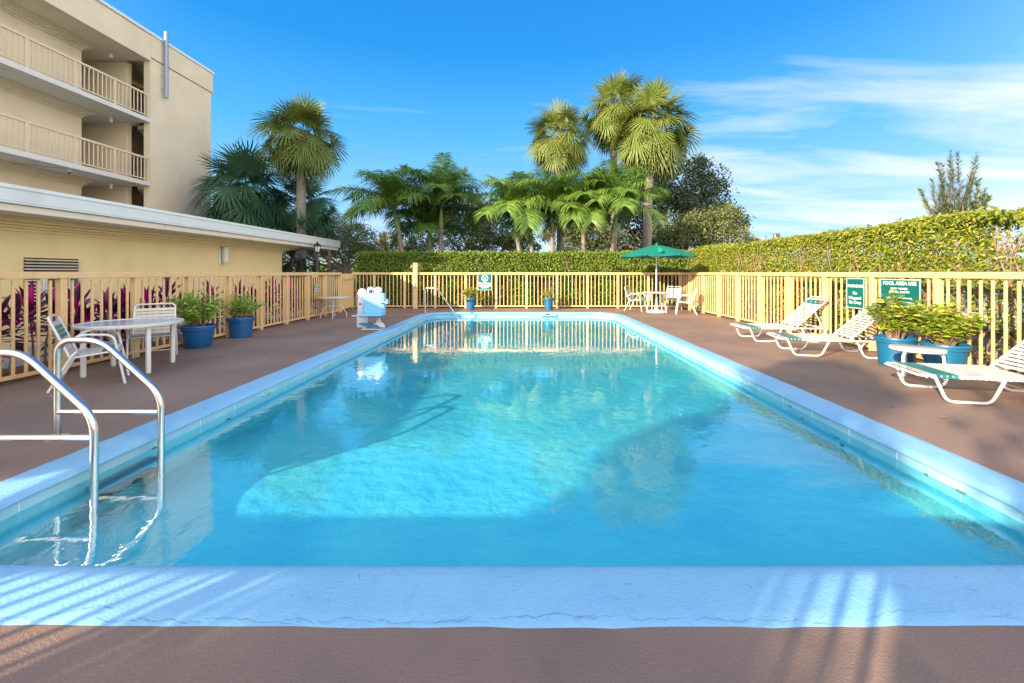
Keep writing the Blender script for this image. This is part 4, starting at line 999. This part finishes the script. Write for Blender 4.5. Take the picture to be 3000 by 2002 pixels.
def casuarina(label, base, h, spread, nst, seed, dens=150):
    dens = int(dens * 2.2)
    rs = random.Random(seed); t = thing('casuarina_tree', label, 'tree', base); w = MB(); V = []; F = []
    w.tube([(0, 0, -.03), (0, 0, h * .35)], [.16, .11], 8)
    for k in range(nst):
        a = rs.uniform(0, 6.28); r = spread * (k + .5) / nst; r = r if k % 2 else r * .8
        sx = (1 if k % 2 else -1) * r; hh = h * (1 - .42 * (r / spread) ** 1.3) * rs.uniform(.93, 1.04)
        P = [Vector((0, 0, h * .28)), Vector((sx * .6, rs.uniform(-.5, .5), hh * .55)), Vector((sx, rs.uniform(-.8, .8), hh))]
        w.tube(P, [.05, .03, .008], 5)
        for i in range(dens):
            u = rs.uniform(.22, 1.0); p = P[0] * (1 - u) ** 2 + P[1] * 2 * u * (1 - u) + P[2] * u * u; T_ = ((P[1] - P[0]) * (1 - u) + (P[2] - P[1]) * u).normalized()
            d = (T_ * .9 + Vector(tuple(rdir(1)[0])) * .55).normalized(); L_ = (1.1 - .75 * u) * rs.uniform(.5, 1.1) * h * .085; wv = d.orthogonal().normalized() * .045
            for q in range(3):
                d2 = (d + Vector(tuple(rdir(1)[0])) * .3).normalized(); o = len(V); c0 = p + d * L_ * q * .3; e = c0 + d2 * L_ * .8
                V += [tuple(c0 + wv), tuple(c0 - wv), tuple(e - wv * .2 + Vector((0, 0, -.04))), tuple(e + wv * .2 + Vector((0, 0, -.04)))]; F.append((o, o + 1, o + 2, o + 3))
    np_mesh('crown', np.array(V), np.array(F), LCAS, t); w.build('trunk', BARKO, t)
casuarina('feathery upright casuarina rising above the right hedge', ((2190 - 1201) * 30 / 957, 30, 0), 10.4, 3.0, 13, 3, 170)
casuarina('lower feathery casuarina right of the taller one', ((2262 - 1201) * 30 / 957, 30.5, 0), 7.9, 1.6, 8, 4, 130)
casuarina('tiny distant casuarina left of the big one', ((2082 - 1201) * 42 / 957, 42, 0), 7.0, .8, 5, 5, 70)
casuarina('tiny distant casuarina by the floodlight', ((1756 - 1201) * 60 / 957, 60, 0), 6.6, .9, 4, 6, 60)
leafy_tree('flat topped distant tree just above the right hedge', T(1960, 45), [(-2.2, 0, 5.0, 1.1), (0, 0, 5.2, 1.3), (2.2, 0, 5.3, 1.1), (3.6, 0, 5.2, .8)], LADO, 5000, .2, .2, name='flame_tree', seed=12)

# ---- hedges
def hedge(label, x0, y0, x1, y1, h, m, n, ls, core, stems, seed, sparse=None, topx=None):
    t = thing('hedge', label, 'hedge', (x0, y0, 0)); W, D = x1 - x0, y1 - y0
    u = rng.random((n, 3)); f = rng.random(n)
    p = np.empty((n, 3)); p[:, 0] = u[:, 0] * W; p[:, 1] = u[:, 1] * D; p[:, 2] = .12 + u[:, 2] * (h - .12)
    lng = 0 if W > D else 1; sh = 1 - lng
    # most leaves sit in the clipped faces: near, top, far
    near = f < .55; topm = (f >= .55) & (f < .86); S = (W, D)[sh]
    dep = np.abs(rng.normal(size=n)) * .09
    p[near, sh] = dep[near]; p[topm, 2] = h - dep[topm]
    bul = .07 * noise3(p, 1.7, seed) + .035 * noise3(p, 5, seed + 1)
    p[near, sh] -= bul[near]; p[topm, 2] += bul[topm] * .8
    if sparse is not None:
        k = sparse(p + np.array([x0, y0, 0])) ; p = p[k]
    k = len(p); nd = rdir(k) * .8 + np.array([0, 0, .55]); nd[:, sh] -= .55
    V, F = scatter(p, rdir(k) + np.array([0, 0, -.35]), nd, ls * rng.uniform(.65, 1.25, k), LEAF_V if ls < .0745 else SIMPLE_V * np.array([1, 1.15, 1.3]), LEAF_F if ls < .0745 else SIMPLE_F)
    np_mesh('foliage', V, F, m, t)
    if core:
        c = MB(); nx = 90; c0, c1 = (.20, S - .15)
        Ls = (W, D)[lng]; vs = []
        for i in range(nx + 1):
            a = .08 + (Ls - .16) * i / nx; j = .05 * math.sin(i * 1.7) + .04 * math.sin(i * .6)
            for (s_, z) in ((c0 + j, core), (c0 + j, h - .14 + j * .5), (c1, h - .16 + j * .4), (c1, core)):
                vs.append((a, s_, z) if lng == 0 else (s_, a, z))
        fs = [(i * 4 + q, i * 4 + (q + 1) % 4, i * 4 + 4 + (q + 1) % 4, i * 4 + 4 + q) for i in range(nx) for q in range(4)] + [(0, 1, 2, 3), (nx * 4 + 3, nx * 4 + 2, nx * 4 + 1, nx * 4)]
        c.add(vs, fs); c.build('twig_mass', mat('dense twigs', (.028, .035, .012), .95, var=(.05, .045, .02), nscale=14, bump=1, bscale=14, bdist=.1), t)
    w = MB(); rs = random.Random(seed)
    for i in range(stems):
        a = rs.uniform(.05, 1) * (W, D)[lng]; s_ = rs.uniform(.15, .8) * S
        q = Vector((a, s_, -.03)) if lng == 0 else Vector((s_, a, -.03)); pts = [q.copy()]
        dx, dy = rs.gauss(0, .12), rs.gauss(0, .12); nz = 7
        for z in range(1, nz + 1):
            q = q + Vector((dx + rs.gauss(0, .05), dy + rs.gauss(0, .05), (h * rs.uniform(.75, 1)) / nz)); q.x = min(max(q.x, .02), W - .02); q.y = min(max(q.y, .02), D - .02); pts.append(q.copy())
        r = rs.uniform(.009, .026); w.tube(pts, [r * (1 - .8 * k / nz) for k in range(nz + 1)], 6)
        for b in range(4):
            k = rs.randint(2, nz - 1); e = pts[k] + Vector((rs.gauss(0, .16), rs.gauss(0, .16), rs.uniform(.15, .4)))
            e.x = min(max(e.x, -.05), W); e.y = min(max(e.y, -.05), D)
            w.tube([pts[k], (pts[k] + e) / 2 + Vector((0, 0, .03)), e], [r * .5, r * .35, r * .15], 5)
    w.build('stems', STEMP, t)
    return t
hedge('clipped dense green hedge across the far end behind the fence', -6.55, 16.12, 6.9, 17.2, 2.17, LHEDGE, 62000, .075, .25, 60, 3,
      sparse=lambda q: (noise3(q, 3.2, 9) > -.9) & ~((q[:, 0] > 4.9) & (q[:, 2] < 1.25) & (noise3(q, 2.2, 4) > -.3)))
def sp_(q):
    y = q[:, 1]; z = q[:, 2]
    thin = np.clip((9.5 - y) / 6, 0, 1)              # barer towards the camera
    nz = noise3(q, 1.5, 21) * .5 + noise3(q, 4, 22) * .3
    low = np.clip((1.45 - z) / .9, 0, 1)
    return rng.random(len(q)) < np.clip(1.05 - low * (.55 + .42 * thin) - np.clip((2.0 - z) / .7, 0, 1) * thin * .35 + nz * .9 - .06 * thin, 0.015, 1)
hedge('tall loose yellowing hedge along the right fence with bare stems', 6.42, 1.2, 7.35, 16.6, 2.22, LHEDR, 135000, .066, None, 190, 7, sparse=sp_)

# ---- cordylines
def cordyline(seed, stems=2):
    rs = random.Random(seed); t = thing('cordyline', 'purple leaved cordyline in the bed behind the left fence', 'plant', (0, 0, 0), 0, 'purple leaved plants behind the left fence')
    V = []; F = []; w = MB()
    for k in range(stems):
        bx_, by = rs.uniform(-.16, .16), rs.uniform(-.16, .16); h = rs.uniform(.35, .78); tx, ty = bx_ + rs.uniform(-.12, .12), by + rs.uniform(-.12, .12)
        w.tube([(bx_, by, -.01), ((bx_ + tx) / 2 + .02, by, h * .5), (tx, ty, h)], [.014, .011, .009], 6)
        for i in range(17):
            az = i * 2.4 + rs.uniform(-.3, .3); el = R(84 - 95 * (i / 17) ** 1.0); d = Vector((math.cos(az) * math.cos(el), math.sin(az) * math.cos(el), math.sin(el)))
            c = Vector((tx, ty, h - .012 * i)); L_ = rs.uniform(.30, .44); s_ = d.cross(Vector((0, 0, 1)))
            s_ = s_.normalized() if s_.length > .1 else Vector((math.sin(az), -math.cos(az), 0)); o = len(V)
            for q, ww in ((0, .12), (.22, .30), (.5, 1), (.78, .72), (1, .04)):
                cc = c + d * L_ * q + Vector((0, 0, -.30 * L_ * q * q * math.cos(el))); up = s_.cross(d) * .012 * ww
                V += [tuple(cc + s_ * .037 * ww + up), tuple(cc - up * .4), tuple(cc - s_ * .037 * ww + up)]
            for z_ in range(4):
                for e in (0, 1): F.append((o + 3 * z_ + e, o + 3 * z_ + e + 1, o + 3 * z_ + 4 + e, o + 3 * z_ + 3 + e))
    np_mesh('leaves', np.array(V), np.array(F), LCORD, t, smooth=True); w.build('stems', STEMP, t)
    return t
prot = [cordyline(s_, 2 + s_ % 2) for s_ in (1, 2, 3, 4)]
yy = 3.3; i = 0; rs = random.Random(5)
while yy < 12.6:
    o = prot[i] if i < 4 else copy_tree(prot[i % 4])
    o.location = (rs.uniform(-6.95, -6.55), yy, -.012); o.rotation_euler = (0, 0, rs.uniform(0, 6.28)); s_ = rs.uniform(.95, 1.3) * (1.15 if yy < 5.4 else 1.0); o.scale = (s_,) * 3
    yy += rs.uniform(.22, .36); i += 1

# ---- yuccas behind the roof
def yucca(label, x, y, h, r, seed, n=46):
    rs = random.Random(seed); t = thing('yucca', label, 'plant', (x, y, 0), 0, 'spiky yuccas behind the pool house'); V = []; F = []
    MB().tube([(0, 0, -.03), (.03, 0, h)], [.09, .07], 8).build('trunk', BARKO, t)
    for k in range(n):
        az = k * 2.4; el = R(85 - 110 * (k / n)); d = Vector((math.cos(az) * math.cos(el), math.sin(az) * math.cos(el), math.sin(el))); L_ = r * rs.uniform(.8, 1.1)
        s_ = d.cross(Vector((0, 0, 1))); s_ = s_.normalized() if s_.length > .1 else Vector((1, 0, 0)); o = len(V); c = Vector((.03, 0, h))
        for q, ww in ((0, .6), (.4, 1), (1, .05)):
            cc = c + d * L_ * q + Vector((0, 0, -.15 * L_ * q * q)); V += [tuple(cc + s_ * .03 * ww), tuple(cc - s_ * .03 * ww)]
        for z_ in range(2): F.append((o + 2 * z_, o + 2 * z_ + 1, o + 2 * z_ + 3, o + 2 * z_ + 2))
    np_mesh('leaves', np.array(V), np.array(F), LYUC, t)
for i, (px, py, Y, r, lab) in enumerate(((548, 500, 21.5, 1.0, 'spiky yucca left of the dark fan palm trunk'), (645, 478, 22.5, 1.1, 'tallest spiky yucca between the two palm trunks'), (640, 522, 21.0, .9, 'low yucca rosette just above the roof edge'), (690, 520, 19.6, 1.0, 'yucca rosette at the foot of the tall palm trunk'),
        (722, 528, 20.8, 1.0, 'yucca right of the tall palm trunk'), (755, 540, 20.0, .9, 'yucca nearest the end of the pale eave'), (600, 530, 20.5, .9, 'low yucca behind the middle of the roof'), (668, 592, 18.9, 1.0, 'dark yucca under the eave by the house corner'), (695, 585, 21.0, 1.1, 'dark yucca under the eave behind the lamp post'))):
    yucca(lab, (px - 1201) * Y / 957, Y, 1.35 + (626 - py) * Y / 957, r, i)

# ---- far tree line and shrubs beyond the fence
def far_trees():
    n = 26000; P = np.empty((n, 3)); x = rng.uniform(-75, 110, n); top = 3.0 + .9 * np.sin(x * .21) + .7 * np.sin(x * .53 + 1) + .4 * np.sin(x * 1.3)
    P[:, 0] = x; P[:, 1] = 75 + rng.normal(size=n) * 2.5; P[:, 2] = top * rng.random(n) ** .6
    V, F = scatter(P, rdir(n), rdir(n) + np.array([0, -.5, .5]), rng.uniform(.35, .8, n)); np_mesh('distant_woods', V, F, LOAK, None)
far_trees(); wd = bpy.data.objects['distant_woods']; tag(wd, 'low line of distant woods on the horizon', 'woods', kind='stuff')
def bush(label, x, y, r, h, m, n, seed):
    t = thing('bush', label, 'bush', (x, y, 0)); d = rdir(n); p = d * (.55 + .45 * rng.random(n))[:, None] ** .5 * (1 + .25 * noise3(d, 3, seed))[:, None] * np.array([r, r, h / 2]); p[:, 2] += h / 2
    V, F = scatter(p, rdir(n), rdir(n) + np.array([0, 0, .6]), .11 * rng.uniform(.6, 1.2, n)); np_mesh('foliage', V, F, m, t)
    MB().tube([(0, 0, -.03), (0, 0, h * .6)], [.06, .03], 6).build('stems', BARKO, t)
bush('sunlit yellow green bush beyond the parked cars', (850 - 1201) * 36 / 957, 36, 3.0, 2.6, LADO, 5000, 1)
bush('grey green bush left of the hedge end', (800 - 1201) * 30 / 957, 30, 1.6, 2.0, LOAK, 3000, 2)
bush('bright bush seen between forked trunk and lamp post', (760 - 1201) * 40 / 957, 40, 2.6, 2.8, LPOT, 4000, 3)
bush('dark bush under the eave behind the house corner', (690 - 1201) * 19.5 / 957, 19.6, 1.4, 2.1, LOAK_SHADE, 4000, 4)
bush('low clipped bush beyond the road at the right', 14.5, 9.0, 2.4, 1.9, LHEDGE, 4500, 5)
bush('rounded bush beyond the road behind the warning sign', 16.5, 16.0, 2.6, 2.1, LOAK, 4500, 6)
leafy_tree('unseen tree added behind the photographer to dapple the right deck', (*us(.95, -9.5), 0), [(0, 0, 3.6, .9), (.5, .3, 4.6, .9), (-.4, -.3, 5.2, .7)], LOAK, 1100, .16, .10, seed=31, name='small_tree')  # added out of view only for its dappled shade on the deck

leafy_tree('unseen dense tree added behind the photographer to shade the pool', (*SHADE_AT, 0), [(0, 0, 3.7, .90), (.05, .05, 4.7, .93), (-.05, 0, 5.7, .92), (0, 0, 6.5, .80)], LOAK, 26000, .14, .16, seed=33, name='added_shade_tree', hollow=.1)  # added out of view to throw a soft-edged shadow over the pool
# ---- cars
def car(label, loc, rz, paint):
    t = thing('parked_car', label, 'car', loc, rz, 'cars parked around the pool')
    prof = [(-2.2, .32), (-2.25, .62), (-2.15, .86), (-1.35, .95), (1.15, .95), (2.05, .82), (2.22, .60), (2.2, .32)]
    b = MB(); W = .88
    secs = [(-W, .80), (-W + .05, 1.0), (W - .05, 1.0), (W, .80)]
    n = len(prof); vs = []
    for y, k in ((-W, .94), (-W + .06, 1.0), (W - .06, 1.0), (W, .94)): vs += [(p[0] * (.985 if abs(y) == W else 1), y, .32 + (p[1] - .32) * k) for p in prof]
    fs = [tuple(range(n))[::-1], tuple(range(3 * n, 4 * n))]
    for j in range(3):
        for i in range(n): fs.append((j * n + i, j * n + (i + 1) % n, (j + 1) * n + (i + 1) % n, (j + 1) * n + i))
    b.add(vs, fs); body = b.build('body', paint, t)
    c = MB(); cb = [(-1.75, .93), (1.05, .93)]; ct_ = [(-1.15, 1.42), (.25, 1.44)]
    c.add([(cb[0][0], -.80, .93), (cb[1][0], -.80, .93), (cb[1][0], .80, .93), (cb[0][0], .80, .93), (ct_[0][0], -.62, 1.42), (ct_[1][0], -.62, 1.42), (ct_[1][0], .62, 1.42), (ct_[0][0], .62, 1.42)], [(0, 1, 5, 4), (1, 2, 6, 5), (2, 3, 7, 6), (3, 0, 4, 7), (4, 5, 6, 7)])
    c.build('windows', GLASS, t)
    MB().add([(-1.18, -.635, 1.425), (.28, -.635, 1.445), (.28, .635, 1.445), (-1.18, .635, 1.425), (-1.0, -.5, 1.475), (.1, -.5, 1.485), (.1, .5, 1.485), (-1.0, .5, 1.475)], [(0, 1, 5, 4), (1, 2, 6, 5), (2, 3, 7, 6), (3, 0, 4, 7), (4, 5, 6, 7), (3, 2, 1, 0)]).build('roof', paint, t)
    for x_ in (-.45,):
        for s_ in (-1, 1): MB().tube([(x_, s_ * .81, .95), (x_ + .02, s_ * .64, 1.43)], .03, 6).build('door_pillar', paint, t)
    for x_ in (-1.38, 1.38):
        for s_ in (-1, 1):
            wv = MB(); k = 18; ring_ = [(x_ + .32 * math.cos(2 * math.pi * q / k), s_ * .90, .32 + .32 * math.sin(2 * math.pi * q / k)) for q in range(k)]
            wv.extrude(ring_, (0, -s_ * .2, 0)); wh = wv.build('wheel', RUB, t)
            rr_ = [(x_ + .19 * math.cos(2 * math.pi * q / k), s_ * .905, .32 + .19 * math.sin(2 * math.pi * q / k)) for q in range(k)]
            MB().extrude(rr_, (0, -s_ * .02, 0)).build('rim', STEEL, wh)
    for s_ in (-1, 1):
        MB().box((2.17, s_ * .62, .70), (.08, .34, .12), 0, .02).build('headlight', WHITE, t)
        MB().box((-2.19, s_ * .66, .74), (.06, .26, .14), 0, .02).build('taillight', RED, t)
PAINTS = [mat('silver car paint', (.55, .56, .58), .25, metal=.5, coat=1), mat('pale blue car paint', (.30, .42, .50), .25, metal=.3, coat=1), mat('white car paint', (.75, .75, .75), .3, coat=1), mat('navy car paint', (.03, .05, .12), .25, coat=1)]
car('silver car parked beyond the gate, left of the hedge', (-12.4, 27.5, -.02), R(8), PAINTS[0])
car('pale blue car seen through the left fence behind the cabinet', (-16.5, 31.5, -.02), R(15), PAINTS[1])
car('white car parked behind the right hedge near the camera', (10.6, 8.2, -.02), R(84), PAINTS[2])
car('navy car parked behind the warning signs', (10.4, 13.6, -.02), R(86), PAINTS[3])

# ---- fallen leaves
fm = [mat('fallen yellow leaf', (.62, .42, .04), .6), mat('fallen brown leaf', (.16, .08, .03), .8), mat('wet dark leaf', (.03, .05, .02), .5)]
def fallen(x, y, z, k, s_):
    V, F = scatter(np.array([[x, y, z]]), np.array([[math.cos(k), math.sin(k), 0]]), np.array([[.1, .1, 1]]), s_, LEAF_V * np.array([1, 1, .5]), LEAF_F)
    return V, F
spots = [(fm[0], [(3.55, 5.6), (3.9, 3.9), (3.3, 4.8), (4.9, 4.35), (5.0, 7.4), (4.2, 9.5), (3.8, 10.6), (5.2, 10.9), (4.1, 12.6), (3.6, 6.9), (5.4, 4.0), (4.3, 5.5)], 'small yellow leaf dropped on the right deck', 'yellow leaves fallen on the deck'),
         (fm[1], [(4.5, 5.9), (3.7, 4.2), (4.0, 7.9), (5.1, 9.3), (3.4, 6.3), (4.7, 3.6), (-4.6, 3.6), (-4.9, 6.7), (2.3, 14.9), (.2, 15.1), (5.1, 12.0)], 'small brown leaf dropped on the deck', 'brown leaves fallen on the deck')]
for m_, ps_, lab, grp in spots:
    for (x, y) in ps_:
        V, F = fallen(x, y, .008, random.uniform(0, 6), .055); o = np_mesh('fallen_leaf', V, F, m_); tag(o, lab, 'leaf', grp)
for (x, y) in ((2.78, 3.75), (2.74, 3.6), (2.80, 4.25), (2.78, 5.1), (2.72, 6.3), (-2.95, 4.2)):
    V, F = fallen(x, y, WZ + .004, random.uniform(0, 6), .06); o = np_mesh('floating_leaf', V, F, fm[2]); tag(o, 'dark wet leaf floating along the pool edge', 'leaf', 'leaves floating by the pool wall')
